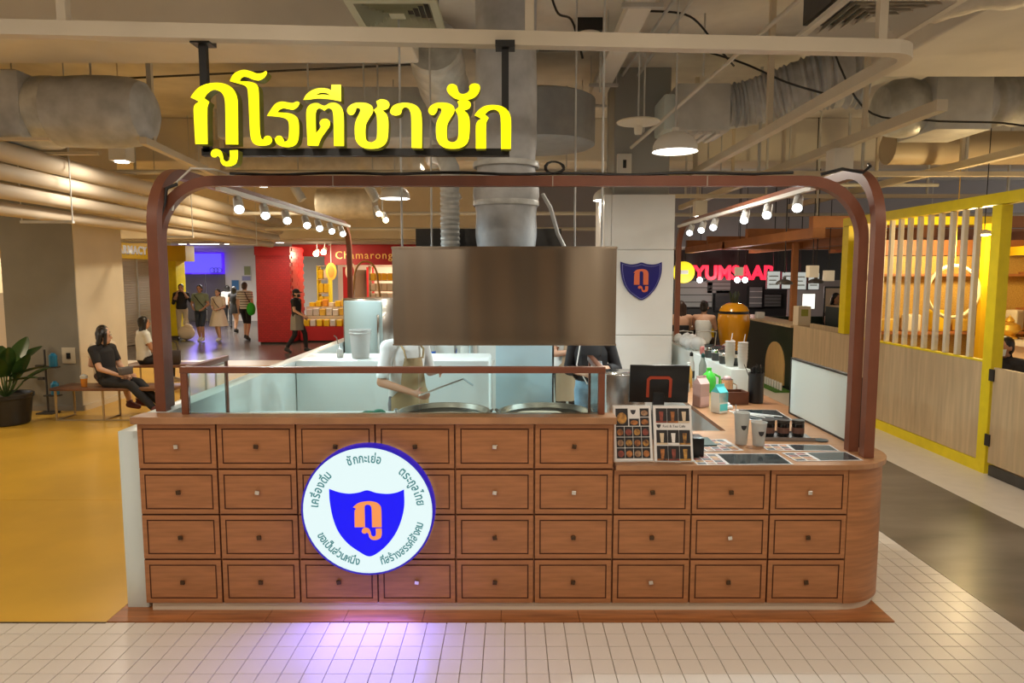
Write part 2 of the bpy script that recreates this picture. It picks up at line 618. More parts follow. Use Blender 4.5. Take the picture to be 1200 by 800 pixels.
CHOCH = [(45, 335), (60, 305), (95, 286), (140, 283), (180, 290), (208, 312), (210, 345), (186, 385), (166, 425), (163, 490), (171, 524), (200, 535), (228, 520),
         (236, 490), (234, 370), (215, 330), (238, 308), (230, 276), (260, 262), (295, 268), (315, 292), (306, 320), (273, 334), (298, 360), (308, 400), (306, 490),
         (292, 540), (250, 570), (190, 576), (140, 565), (105, 530), (95, 480), (97, 415), (115, 370), (130, 337), (124, 319), (106, 317), (99, 342), (80, 362), (58, 358)]
SARAA = [(318, 340), (335, 306), (375, 288), (430, 285), (480, 300), (511, 335), (520, 390), (520, 572), (455, 570), (452, 370), (440, 326), (415, 313), (396, 326),
         (386, 355), (357, 366), (330, 359)]
MAIHA = [(678, 195), (690, 172), (715, 165), (740, 178), (748, 202), (758, 222), (782, 229), (810, 219), (822, 200), (820, 181), (836, 165), (865, 163), (885, 175),
         (887, 202), (870, 236), (840, 258), (790, 268), (740, 262), (705, 241), (685, 219)]
KOKAI2 = [(862, 575), (926, 575), (928, 412), (944, 381), (920, 358), (945, 335), (980, 328), (1008, 345), (1019, 382), (1022, 577), (1083, 577), (1085, 400),
          (1072, 346), (1035, 311), (980, 298), (920, 305), (880, 330), (852, 364), (880, 377), (895, 386), (872, 402), (862, 432)]

# ------------------------------------------------------------------ hanging sign
SIGNY = 3.95
YLED = mat('lit yellow acrylic', (.9, .8, .0), .3, emit=(1.0, .93, .0), estr=1.25)
YSIDE = mat('olive letter return', (.22, .22, .01), .5)
sg = empty('hanging_sign', (-.7, SIGNY, 2.70), 0, 'lit yellow channel letter sign hung from black brackets above the kiosk', 'sign')
so = Vector(sg.location)


def glyph(pts, ox, oy, sc, hole=None, dx=0):
    def w(p):
        q = px(ox + (p[0] + dx) / sc, oy + p[1] / sc, SIGNY) - so
        return (q.x, q.z)
    L = [smooth_loop([w(p) for p in pts])]
    if hole:
        L.append(smooth_loop([w(p) for p in hole]))
    me = curve_mesh('letter', L, .035)
    bm = bmesh.new(); bm.from_mesh(me)
    bmesh.ops.transform(bm, matrix=Matrix.Rotation(PI / 2, 4, 'X'), verts=bm.verts)
    bm.normal_update()
    me.materials.clear(); me.materials.append(YLED); me.materials.append(YSIDE)
    for f in bm.faces:
        c = f.calc_center_median()
        f.material_index = 0 if (abs(f.normal.y) > .9 and c.y < 0) else 1
    bm.to_mesh(me); bm.free()
    return inst(me, 'letter', sg)


for g in ((KOKAI, None, 0), (SARAU, None, 0), (SARAO, None, 0), (RORUA, None, 0), (TOTAO, None, 0), (SARAI, SARAIH, 0)):
    glyph(g[0], 220, 70, 5.715, g[1])
for g, dx in ((CHOCH, 0), (SARAA, 0), (CHOCH, 515), (MAIHA, 0), (KOKAI2, 0)):
    glyph(g, 400, 70, 5.4545, None, dx)
a = px(236, 177, SIGNY + .05) - so; b = px(597, 178, SIGNY + .05) - so
MB().b2((a.x, .05, b.z - .02), (b.x, .10, b.z + .02)).build('support_bar', BLACK, sg)
for x in (238, 592):
    t = px(x, 50 + (x - 238) * .012, SIGNY + .07) - so
    br = MB().b2((t.x - .02, .05, b.z), (t.x + .02, .09, t.z)).b2((t.x - .055, .02, t.z - .015), (t.x + .055, .12, t.z + .02))
    br.build('bracket', BLACK, sg)
# ------------------------------------------------------------------ ceiling hung white tube frame above the kiosk
fz = 3.33
fr = empty('hanging_tube_frame', (0, 3.97, fz), 0, 'white square tube frame hung from the ceiling carrying the yellow sign', 'frame')


def rail(pts, r=.045):
    return MB().tube([Vector(p) - Vector((0, 3.97, fz)) for p in pts], r, square=True)


fzc = fz + .06
cr = [(2.42 - .18 + .18 * math.sin(t), 4.22 + .18 - .18 * math.cos(t), fzc) for t in [PI / 2 * i / 6 for i in range(7)]]
rail([(-9.0, 3.50, fzc), (-2.8, 3.90, fzc)] + cr + [(2.42, 9.4, fzc)], .040).build('front_rail', BEIGE, fr)
rail([(-3.72, 7.05, fzc), (-4.05, 9.9, fzc)], .035).build('side_rail', BEIGE, fr)
rail([(-4.05, 9.4, fzc), (2.42, 9.4, fzc)], .035).build('rear_rail', BEIGE, fr)
for (x, y) in ((-5.5, 3.73), (-2.47, 3.92), (.1, 4.08), (2.2, 4.23), (2.42, 6.6), (2.42, 9.2), (-3.75, 7.3), (-4.03, 9.7)):
    MB().b2((x - .025, y - 3.97 - .025, .1), (x + .025, y - 3.97 + .025, 4.6 - fz)).build('hanger', BEIGE, fr)

# ------------------------------------------------------------------ kiosk counter
KY = 3.985
kc = empty('drawer_counter', (0, 4.2, 0), 0, 'brown wooden kiosk counter with a grid of small square-knob drawer fronts', 'counter')


def kid(mb, name, m, smooth=False):
    for i, v in enumerate(mb.v):
        mb.v[i] = (v[0], v[1] - 4.2, v[2])
    return mb.build(name, m, kc, smooth)


X0, X1, X2 = -2.232, .606, 2.017
kid(MB().b2((X0, 4.0, .052), (X1, 4.095, 1.165)), 'carcass', WOOD)
kid(MB().b2((X1 + .001, 4.0, .052), (X2, 4.83, .888)), 'low_carcass', WOOD)
# rounded right end
pts = [(X2, 4.0 - .012)] + arc(X2, 4.32, .335, -PI / 2, 0, 12)[0:] + [(2.352, 4.83), (X2, 4.83)]
pts = [(X2, 4.83)] + [(p[0], p[1]) for p in arc(X2, 4.32, .335, -PI / 2, 0, 14)] + [(2.352, 4.83)]
m = MB().prism(pts, .888 - .052, fn=lambda u, w, d: (u, w, .052 + d))
kid(m, 'rounded_end', WOOD, True)
pl = [(-2.20, 4.09), (-2.20, 4.0)] + [(X2 - .03, 4.0)] + [(p[0], p[1]) for p in arc(X2, 4.32, .315, -PI / 2, 0, 12)] + [(2.332, 4.8), (X1 + .05, 4.8), (X1 + .05, 4.09)]
kid(MB().prism(pl, .052, fn=lambda u, w, d: (u, w, .004 + d * .999)), 'plinth', mat('cream plinth', (.72, .63, .50), .5))
# tops
kid(MB().b2((X0 - .02, 3.955, 1.168), (X1 + .012, 4.105, 1.21), bev=.004), 'counter_top', WOODTOP)
tp = [(X1 + .013, 4.86), (X1 + .013, 3.955), (X2, 3.965)] + arc(X2, 4.32, .355, -PI / 2, 0, 14)[1:] + [(2.372, 6.45), (2.085, 6.45), (2.085, 7.22), (1.55, 7.22), (1.55, 4.86)]
kid(MB().prism(tp, .03, fn=lambda u, w, d: (u, w, .89 + d)), 'low_counter_top', WOODTOP)
kid(MB().b2((X1 - .012, 4.0, .92), (X1 + .004, 4.095, 1.168)), 'step_end_panel', WOOD)
kid(MB().b2((1.58, 4.86, .05), (2.07, 7.2, .889)), 'return_carcass', WHITECOOL)
kid(MB().b2((2.071, 4.86, .05), (2.33, 6.45, .889)), 'return_outer', WHITECOOL)
kid(MB().b2((1.572, 5.05, .55), (1.579, 5.12, .70)), 'finger_slot', DARK)

# drawers: bordered front with a recessed dark line, one mesh shared
def drawer_mesh(w, h, name):
    mb = MB()
    g, ln = .030, .008
    t = .016

    def ring(x0, z0, x1, z1, x2, z2, x3, z3, y0, y1, mi):
        A = [(x0, y0, z0), (x1, y0, z0), (x1, y0, z1), (x0, y0, z1)]
        B = [(x2, y1, z2), (x3, y1, z2), (x3, y1, z3), (x2, y1, z3)]
        mb.add(A + B, [(i, (i + 1) % 4, (i + 1) % 4 + 4, i + 4) for i in range(4)], mi)
    W, H = w / 2, h / 2
    ring(-W, -H, W, H, -W + .003, -H + .003, W - .003, H - .003, 0, -t, 1)                       # edge
    ring(-W + .003, -H + .003, W - .003, H - .003, -W + g, -H + g, W - g, H - g, -t, -t, 0)       # border
    ring(-W + g, -H + g, W - g, H - g, -W + g + .001, -H + g + .001, W - g - .001, H - g - .001, -t, -t + .006, 1)
    i = g + ln
    ring(-W + g + .001, -H + g + .001, W - g - .001, H - g - .001, -W + i, -H + i, W - i, H - i, -t + .006, -t + .006, 1)
    ring(-W + i, -H + i, W - i, H - i, -W + i + .001, -H + i + .001, W - i - .001, H - i - .001, -t + .006, -t, 1)
    A = [(-W + i, -t, -H + i), (W - i, -t, -H + i), (W - i, -t, H - i), (-W + i, -t, H - i)]
    mb.add(A, [(0, 1, 2, 3)], 0)
    return mb.mesh(name, [WOOD, WOODLINE])


cw6 = (X1 - X0) / 6
cw3 = (X2 - X1) / 3
RH = .2795
D6 = drawer_mesh(cw6 - .005, RH - .005, 'drawer')
D3 = drawer_mesh(cw3 - .005, RH - .005, 'drawer')
KN = MB().box((0, -.013, 0), (.026, .012, .026), bev=.003).lathe([(.008, -.01), (.007, 0)], axis='y', seg=8).mesh('knob', CHROME)
KN2 = MB().box((0, -.013, 0), (.026, .012, .026), bev=.003).lathe([(.008, -.01), (.007, 0)], axis='y', seg=8).mesh('knob', mat('dark bronze', (.10, .06, .035), .35, .8))
for r in range(4):
    z = .052 + RH * (3 - r + .5) - .0
    for c in range(6):
        d = inst(D6, 'drawer', kc, (X0 + cw6 * (c + .5), 4.0 - 4.2, z))
        inst(KN if (r * 5 + c * 3) % 4 == 0 or (c == 4 and r < 2) else KN2, 'knob', d, (0, -.016, 0), (0, random.uniform(-.15, .15), 0))
    if r:
        for c in range(3):
            d = inst(D3, 'drawer', kc, (X1 + cw3 * (c + .5), 4.0 - 4.2, z))
            inst(KN if (r + c) % 3 == 0 else KN2, 'knob', d, (0, -.016, 0), (0, random.uniform(-.15, .15), 0))

# white end wall and side walls of the kiosk
struct('wall_kiosk_left', MB().b2((-2.37, 4.03, .004), (-2.236, 4.5, 1.11), bev=.004).b2((-2.234, 4.11, .004), (-2.10, 9.2, 1.21), bev=.004), WHITECOOL, True)
struct('wall_kiosk_right', MB().b2((2.10, 6.48, .004), (2.29, 9.2, 1.14), bev=.004), WHITECOOL, True)
struct('wall_kiosk_back', MB().b2((-2.10, 9.08, .004), (1.14, 9.2, 1.10), bev=.004), WHITECOOL, True)
struct('wall_kiosk_inner', MB().b2((-2.095, 6.55, .004), (-.22, 7.15, 1.22), bev=.02), WHITECOOL, True)

# ------------------------------------------------------------------ round light box on the counter
lb = empty('round_light_box', (-.848, 3.968, .665), 0, 'round backlit sign with a blue shield emblem on the counter front', 'light box')
LBF = mat('lit white acrylic', (.02, .02, .02), .3, emit=(.80, .97, .97), estr=1.15)
LBRIM = mat('glowing blue rim', (.01, .01, .08), .3, emit=(.03, .01, .8), estr=.55)
LBBLUE = mat('backlit blue print', (.0, .0, .02), .3, emit=(.0, .0, 1.0), estr=1.1)
LBORG = mat('backlit orange print', (.02, .01, .005), .3, emit=(1.0, .33, .09), estr=1.1)
LBTXT = mat('backlit teal print', (.0, .01, .01), .3, emit=(.09, .30, .31), estr=.9)
R = .392
MB().lathe([(R, .0), (R, -.072), (R - .004, -.078), (R - .012, -.078), (R - .012, -.07)], axis='y', seg=64, cap=False).build('rim', LBRIM, lb, True)
MB().lathe([(R - .012, -.071), (0.0001, -.071)], axis='y', seg=64, cap=False).build('face', LBF, lb)
k = (.395 / 78) / 4.21       # crop pixel to metre
SH = [(215, 295), (260, 311), (310, 319), (360, 313), (400, 302), (445, 315), (500, 320), (545, 313), (580, 298), (580, 380), (565, 450), (535, 520), (490, 580),
      (440, 622), (402, 636), (360, 615), (300, 570), (255, 510), (230, 440), (217, 360)]


def face_plate(loops, fn, m, name, parent, y, d=.001):
    me = curve_mesh(name, [smooth_loop([fn(p) for p in l]) for l in loops], d)
    me.transform(Matrix.Rotation(PI / 2, 4, 'X'))
    set_mats(me, m)
    return inst(me, name, parent, (0, y, 0))


cx0, cy0 = 401, 406
face_plate([SH], lambda p: ((p[0] - cx0) * k, -(p[1] - cy0) * k), LBBLUE, 'shield_emblem', lb, -.0735)


def fit(pts, box):
    xs = [p[0] for p in pts]; ys = [p[1] for p in pts]
    return [(box[0] + (p[0] - min(xs)) / (max(xs) - min(xs)) * (box[2] - box[0]), box[1] + (p[1] - min(ys)) / (max(ys) - min(ys)) * (box[3] - box[1])) for p in pts]


KOB = [(58, 572), (172, 572), (172, 345), (172, 270), (180, 236), (205, 222), (235, 236), (248, 275), (250, 572), (355, 572), (355, 300), (344, 240), (310, 195), (250, 172),
       (190, 172), (120, 190), (80, 220), (45, 265), (66, 275), (80, 292), (62, 312)]
for g, bx in ((KOB, (330, 357, 468, 487)), (SARAU, (370, 489, 468, 552))):
    q = fit(g, bx)
    face_plate([q], lambda p: ((p[0] - cx0) * k, -(p[1] - cy0) * k), LBORG, 'emblem_letter', lb, -.0755)


def ring_text(s, r, a_mid, size, up, name, parent, y, m, span):
    """text on a circle; up=True reads clockwise over the top, else counter-clockwise along the bottom. Laid out by character cluster."""
    cl = []
    for ch in s:
        if cl and (ch in '\u0e31\u0e34\u0e35\u0e36\u0e37\u0e38\u0e39\u0e47\u0e48\u0e49\u0e4a\u0e4b\u0e4c'):
            cl[-1] += ch
        else:
            cl.append(ch)
    meshes, ws = [], []
    for c in cl:
        me = text_mesh(c, size, .0006, 'LEFT', offset=size * .022)
        xs = [v.co.x for v in me.vertices] or [0, size * .3]
        meshes.append(me); ws.append(max(xs) - min(xs) + size * .07)
        me.transform(Matrix.Translation((-(max(xs) + min(xs)) / 2, 0, 0)))
    tot = sum(ws)
    sc = span / (tot / r)
    MBt = MB()
    acc = -tot / 2
    for me, w in zip(meshes, ws):
        t = (acc + w / 2) / r * sc
        acc += w
        a = a_mid - t if up else a_mid + t
        rot = a - PI / 2 if up else a + PI / 2
        M = Matrix.Translation((r * math.cos(a), r * math.sin(a), 0)) @ Matrix.Rotation(rot, 4, 'Z') @ Matrix.Diagonal((min(sc, 1.15), 1, 1, 1))
        MBt.add([M @ v.co for v in me.vertices], [tuple(p.vertices) for p in me.polygons])
        bpy.data.meshes.remove(me)
    me = MBt.mesh(name, m, fix=False)
    me.transform(Matrix.Rotation(PI / 2, 4, 'X'))
    return inst(me, name, parent, (0, y, 0))


rad = math.radians
ring_text('ชักกะเย่อ', .292, rad(93), .072, True, 'lettering', lb, -.0735, LBTXT, rad(38))
ring_text('ตระกูลไทย', .292, rad(29), .072, True, 'lettering', lb, -.0735, LBTXT, rad(46))
ring_text('เครื่องดื่ม', .292, rad(155), .072, True, 'lettering', lb, -.0735, LBTXT, rad(42))
ring_text('ขอเป็นส่วนหนึ่ง', .335, rad(233), .066, False, 'lettering', lb, -.0735, LBTXT, rad(55))
ring_text('ที่สร้างสรรค์สังคม', .335, rad(315), .066, False, 'lettering', lb, -.0735, LBTXT, rad(64))

light('light_box_glow', 'AREA', (0, -.16, -R - .01), 9, (.24, .18, 1.0), .7, (0, -1.1, -1.25), lb)
# blue shield plaque on the white column
sp = empty('shield_plaque', tuple(px(751, 329, 8.6)), 0, 'dark blue shield plaque with an orange Thai letter on the white column', 'emblem')
ks = 8.6 / 800 * (48 / 365.0)
NAVY = mat('navy acrylic', (.012, .010, .16), .3)
ORG = mat('orange acrylic', (.75, .16, .06), .4)
me = curve_mesh('plate', [smooth_loop([((p[0] - 400) * ks, -(p[1] - 466) * ks * .99) for p in SH])], .012)
me.transform(Matrix.Rotation(PI / 2, 4, 'X')); inst(set_mats(me, NAVY), 'plate', sp, (0, -.013, 0))
big = smooth_loop([((p[0] - 400) * ks * .92, -(p[1] - 462) * ks * .91) for p in SH])
sml = smooth_loop([((p[0] - 400) * ks * .90, -(p[1] - 462) * ks * .885) for p in SH])
me = curve_mesh('inlay_line', [big, sml], .001)
me.transform(Matrix.Rotation(PI / 2, 4, 'X')); inst(set_mats(me, mat('pale line', (.25, .25, .5), .4)), 'inlay_line', sp, (0, -.027, 0))
for g, bx in ((KOB, (330, 362, 462, 500)), (SARAU, (372, 508, 462, 565))):
    me = curve_mesh('emblem_letter', [smooth_loop([((p[0] - 400) * ks, -(p[1] - 466) * ks) for p in fit(g, bx)])], .004)
    me.transform(Matrix.Rotation(PI / 2, 4, 'X')); inst(set_mats(me, ORG), 'emblem_letter', sp, (0, -.029, 0))

# ------------------------------------------------------------------ arches
ar = empty('front_arch', (0, 4.3, 0), 0, 'brown square tube arch spanning the kiosk front with rounded upper corners', 'arch frame')
AX, AZ, AR = 2.18, 2.62, .36
AXL = 2.20
path = [(-AXL, 0, 1.212)] + [(p[0], 0, p[1]) for p in arc(-AXL + AR, AZ - AR, AR, PI, PI / 2, 10)] + [(p[0], 0, p[1]) for p in arc(AX - AR, AZ - AR, AR, PI / 2, 0, 10)] + [(AX, 0, .922)]
MB().tube(path, .031, square=True, up=(0, 1, 0)).build('tube', STEELBROWN, ar, True)
for x in (-1.1, 0.25, 1.2):
    MB().box((x, 0, AZ), (.006, .066, .066)).build('joint_band', mat('seam', (.40, .33, .27), .5), ar)
cab = [(x, .02 * math.sin(x * 3), AZ + .040 + .012 * abs(math.sin(x * 4.3))) for x in [-1.75 + .12 * i for i in range(30)]]
tag(MB().tube([(c[0], 4.3 + c[1], c[2]) for c in cab], .009, 6).build('power_cable', BLACKP, None, True), 'black power cable lying along the top of the front arch', 'cable')
cp = px(650, 200, 4.3)
coil = [(cp.x + .05 * math.cos(t) * (1 + .1 * t / 6), 4.3 + .015 * math.sin(t * 2), 2.705 + .035 * math.sin(t)) for t in [i * .5 for i in range(38)]]
tag(MB().tube(coil, .006, 6).build('cable_coil', BLACKP, None, True), 'small coil of black cable on top of the front arch', 'cable')
tag(wire := MB().tube([(-2.05, 4.26, 2.60), (-2.11, 4.24, 2.57), (-2.12, 4.23, 2.48), (-2.155, 4.22, 2.38), (-2.16, 4.225, 2.30)], .010, 6).build('zip_tied_cable', BLACKP, None, True), 'black cable tied into the corner where the pharmacy side arches meet', 'cable')
tag(MB().tube([(-2.10, 4.28, 2.44), (-2.07, 4.3, 2.62), (-1.98, 4.3, 2.70), (-1.86, 4.34, 2.70), (-1.74, 4.36, 2.665)], .007, 6).build('white_cable', HOUS, None, True), 'thin white cable looping over the arch corner under the sign', 'cable')
tag(MB().tube([(1.9, 4.28, 2.66), (2.02, 4.26, 2.69), (2.14, 4.24, 2.665), (2.17, 4.22, 2.70), (2.20, 4.30, 2.725)], .010, 6).build('zip_tied_cable', BLACKP, None, True), 'black cable bridging the arches on the yellow stall side', 'cable')
for s in (-1, 1):
    ft = 1.212 if s < 0 else .922
    rb = 1.212 if s < 0 else 1.142
    SX = -2.15 if s < 0 else 2.20
    sa = empty('side_arch', (SX, 4.15, 0), 0, 'brown tube arch along the %s of the kiosk, carrying a spotlight track' % ('pharmacy side' if s < 0 else 'yellow stall side'), 'arch frame')
    Z2 = 2.69
    y1 = 4.95
    path = [(0, 0, ft)] + [(0, p[0], p[1]) for p in arc(AR, Z2 - AR, AR, PI, PI / 2, 10)] + [(0, p[0], p[1]) for p in arc(y1 - AR, Z2 - AR, AR, PI / 2, 0, 10)] + [(0, y1, rb)]
    MB().tube(path, .031, square=True, up=(1, 0, 0)).build('tube', STEELBROWN, sa, True)
    # track lights (things that hang from the arch)
    tr = empty('spotlight_track', (SX - s * .075, 4.9, 2.64), 0, 'white spotlight track fixed to the arch on the %s, tilted spot heads lit' % ('pharmacy side' if s < 0 else 'yellow stall side'), 'track light')
    MB().b2((-.018, 0, -.0), (.018, 3.9, .03)).build('track', HOUS, tr)
    ys = (.35, .9, 1.45, 2.05, 2.5, 3.0, 3.5) if s < 0 else (.25, .85, 1.4, 2.35, 2.8, 3.3)
    for i, y in enumerate(ys):
        hd = MB().tube([(0, 0, 0), (0, .0, -.03)], .012, 8)
        ax = Vector((-s * .35, -.72, -.52)).normalized()
        c0 = Vector((0, 0, -.06))
        hd.tube([c0 - ax * .09, c0 - ax * .07, c0 + ax * .09], [.022, .034, .038], 14)
        h = hd.build('spot_head', GALV, tr, True, (0, y, 0))
        MB().tube([c0 + ax * .088, c0 + ax * .094], .032, 14).build('lens', LAMPC, h)
        if i % 2 == 0:
            L = light('spot_beam', 'SPOT', c0 + ax * .12, 125, (.82, .97, 1.0), .04, None, h, 1.9, .8)
            L.rotation_euler = Vector((-s * 1.3, -.3, -1.5)).to_track_quat('-Z', 'Y').to_euler()

# ------------------------------------------------------------------ glass guard
gg = empty('glass_guard', (0, 4.06, 1.21), 0, 'low glass sneeze guard with brown rails standing on the drawer counter', 'glass guard')
gl, gr = -1.965, .537
for (nm, lo, hi) in (('post', (gl - .02, -.02, .0), (gl + .02, .02, .25)), ('post', (gr - .02, -.02, .0), (gr + .02, .02, .25)),
                     ('post', (gl - .012, .575, -.249), (gl + .012, .6, .25)), ('post', (gr - .012, .575, -.249), (gr + .012, .6, .25)),
                     ('top_rail', (gl - .022, -.022, .25), (gr + .022, .022, .288)), ('side_rail', (gl - .02, .022, .25), (gl + .02, .6, .285)),
                     ('side_rail', (gr - .02, .022, .25), (gr + .02, .6, .285))):
    box_obj(nm, lo, hi, STEELBROWN, gg, .003)
for a, b in ((gl + .022, -.56), (-.55, gr - .022)):
    box_obj('pane', (a, -.004, .001), (b, .004, .249), GLASS, gg)
for x in (gl, gr):
    box_obj('pane', (x - .004, .05, -.2), (x + .004, .574, .249), GLASS, gg)

# ------------------------------------------------------------------ inside the kiosk: worktop, pans, hood
wt = empty('cooking_worktop', (0, 4.7, 0), 0, 'pale worktop behind the glass guard carrying the two round griddles', 'worktop')
box_obj('top', (-2.09, -.59, .92), (.59, .68, .96), WHITECOOL, wt, .004)
box_obj('cabinet', (-2.08, -.58, .004), (.585, .62, .919), WHITECOOL, wt)
GRID = mat('griddle steel', (.34, .34, .30), .3, 1.0, var=.2, scale=6)
for i, (x, lab) in enumerate(((-.494, 'round steel griddle pan in front of the cook with the spatula'), (.235, 'round steel griddle pan with a pale sheet of roti dough'))):
    p = empty('griddle_pan', (x, 4.87, .962), 0, lab, 'griddle')
    MB().lathe([(.20, 0), (.31, .03), (.325, .095), (.335, .098), (.335, .104), (.318, .104), (.30, .07), (.24, .055), (.0001, .05)], seg=48).build('pan', GRID, p, True)
    for s in (-1, 1):
        hp = [(s * (.328 + .026 * math.sin(t)), -.05 * math.cos(t), .085 + .03 * math.sin(t)) for t in [PI * k / 8 for k in range(9)]]
        MB().tube(hp, .007, 8).build('handle', STEELP, p, True)
dg = MB()
n = 26
for ring, (r, z) in enumerate(((.0001, .0), (.13, .004), (.17, .001))):
    pass
top = [(.16 * math.cos(2 * PI * j / n) * (1 + .12 * math.sin(3 * 2 * PI * j / n)) - .03, .15 * math.sin(2 * PI * j / n) * (1 + .15 * math.cos(2 * 2 * PI * j / n))) for j in range(n)]
dg.prism(top, .007, fn=lambda u, w, d: (u, w, d))
tag(dg.build('roti_dough', mat('roti dough', (.80, .72, .55), .5), None, False, (.235, 4.95, 1.019)), 'pale sheet of roti dough lying on the griddle', 'dough')

# hood
HX0, HX1, HY0, HY1, HZ0, HZ1 = -.815, .712, 4.68, 5.70, 1.565, 2.225
hd = empty('range_hood', (0, 5.3, HZ0), 0, 'large box-shaped stainless steel range hood hung over the griddles', 'range hood')
m = MB()
O = [(HX0, HY0), (HX1, HY0), (HX1, HY1), (HX0, HY1)]
t = .012
m.b2((HX0, HY0, HZ0), (HX1, HY0 + t, HZ1)).b2((HX0, HY1 - t, HZ0), (HX1, HY1, HZ1)).b2((HX0, HY0 + t, HZ0), (HX0 + t, HY1 - t, HZ1)).b2((HX1 - t, HY0 + t, HZ0), (HX1, HY1 - t, HZ1)).b2((HX0, HY0, HZ1), (HX1, HY1, HZ1 + t))
m.v = [(a, b - 5.3, c - HZ0) for a, b, c in m.v]
# the front sheet is slightly dished like thin steel
m.build('canopy', STEEL, hd)
fs = MB()
NX, NZ = 60, 20
V = []
for iz in range(NZ + 1):
    for ix in range(NX + 1):
        u, w = ix / NX, iz / NZ
        bulge = .0032 * math.sin(u * 13 + .35 * math.sin(w * 2.6 + .6)) * (1 if .04 < u < .96 else .8) + .0010 * math.sin(u * 31 + .4 * w)
        V.append((HX0 + u * (HX1 - HX0), HY0 - .008 - 5.3 + bulge, w * (HZ1 - HZ0)))
fs.add(V, [(iz * (NX + 1) + ix, iz * (NX + 1) + ix + 1, (iz + 1) * (NX + 1) + ix + 1, (iz + 1) * (NX + 1) + ix) for iz in range(NZ) for ix in range(NX)])
fs.build('front_sheet', STEEL, hd, 'all')
box_obj('top_lip', (HX0 - .004, HY0 - .014 - 5.3, .655), (HX1 + .004, HY0 + .02 - 5.3, .668), STEEL, hd)
box_obj('bottom_lip', (HX0 - .004, HY0 - .014 - 5.3, -.004), (HX1 + .004, HY0 + .02 - 5.3, .006), STEEL, hd)
box_obj('plenum', (-.78, .285, .673), (.40, .395, .85), DARK, hd)
for i in range(3):
    box_obj('filter', (-.74 + i * .48, -.4, .35), (-.30 + i * .48, .37, .37), GALV, hd)
for x, y in ((-.765, -.5), (-.64, .2), (.50, .2), (.625, -.5)):
    MB().tube([(x, y, .67), (x, y, 4.6 - HZ0)], .0075, 8).build('hanger_rod', GALV, hd)
MB().tube([(.42, .1, .675), (.36, .12, .8), (.30, .1, 1.0), (.235, .05, 1.1)], .016, 8).build('conduit', GALV, hd, True)

# exhaust riser: insulated round duct with wrinkles
RZ0 = HZ1 + .013
er = empty('exhaust_riser', (-.045, 5.35, RZ0), 0, 'thick wrapped grey exhaust riser climbing from the hood to the ceiling', 'duct')
prof = []
N = 46
for i in range(N + 1):
    w = i / N
    z = w * (4.6 - RZ0 - .002)
    r = .232 + .012 * math.exp(-((z - .42) / .10) ** 2) * 1.6 + .006 * math.sin(z * 17) * (z < .9) + .004 * math.sin(z * 7) - .01 * math.exp(-(z / .1) ** 2)
    prof.append((r, z))
MB().lathe(prof, seg=40).build('wrap', WRAP, er, True)
for z in (.33, .62, 1.5):
    MB().lathe([(.252, z), (.255, z + .02), (.252, z + .04)], seg=40, cap=False).build('strap', FOIL, er, True)
fx = empty('flexible_duct', (-.49, 5.47, RZ0), 0, 'slim foil flexible duct rising from the left of the hood', 'duct')
MB().lathe([(.075 + .004 * math.sin(i * 1.9), i * .012) for i in range(46)], seg=20, cap=True).build('hose', FOIL, fx, True)
MB().tube([(0, 0, .55), (0, .03, .64), (-.05, .12, .74), (-.14, .3, .80), (-.2, .7, .82)], .077, 16).build('bend', FOIL, fx, True)

# ------------------------------------------------------------------ things on the left: bucket, fridge, cloth
bk = empty('plastic_bucket', (-1.50, 6.72, 1.222), 0, 'translucent white plastic bucket standing on the inner white wall', 'bucket')
MB().lathe([(.078, 0), (.084, .004), (.104, .268), (.108, .272), (.108, .284), (.100, .284), (.080, .012), (.0001, .01)], seg=28).build('tub', FROST, bk, True)
MB().lathe([(.107, .245), (.112, .25), (.107, .256)], seg=28, cap=False).build('rim_band', FROST, bk, True)
fg = empty('steel_fridge', (-1.80, 8.5, 0), 0, 'upright stainless fridge with a pale door behind the bucket', 'fridge')
box_obj('body', (-.30, -.02, .02), (.34, .5, 1.75), STEELP, fg, .01)
box_obj('door', (-.28, -.06, .1), (.19, -.021, 1.72), mat('pale blue door', (.52, .66, .66), .35), fg, .01)
box_obj('handle', (.13, -.085, 1.05), (.16, -.061, 1.55), STEELP, fg, .008)
for x in (-.2, .25):
    MB().b2((x - .02, .05, 0.004), (x + .02, .09, .02)).build('foot', BLACKP, fg)
tk = MB()
for i in range(5):
    a = i * 1.1
    tk.ball((.05 * math.cos(a), .05 * math.sin(a), .035 + .012 * (i % 2)), (.055, .04, .035), 10, 6)
tk.b2((-.16, -.05, 0.002), (-.02, .06, .012))
tag(tk.build('cleaning_cloth', mat('green black cloth', (.02, .25, .14), .8, col2=(.012, .014, .014), scale=14), None, True, (-1.02, 5.0, .962)), 'crumpled green and black cloth on the pale worktop', 'cloth')
pt = empty('paper_tray', (-1.80, 4.42, .9615), rad(-12), 'flat tray of white papers at the pharmacy end of the worktop', 'tray')
MB().b2((-.16, -.1, 0), (.16, .1, .012), bev=.003).build('tray', STEELP, pt)
MB().b2((-.12, -.07, .013), (.13, .07, .018)).build('paper', PAPER, pt)
jg = empty('glass_jar', (-1.72, 6.78, 1.222), 0, 'small clear jar beside the white bucket', 'jar')
MB().lathe([(.03, 0), (.034, .01), (.034, .07), (.028, .08)], seg=16).build('jar', FROST, jg, True)
MB().tube([(0, 0, .05), (-.03, 0, .2), (-.055, 0, .22)], .006, 6).build('spoon', STEELP, jg, True)

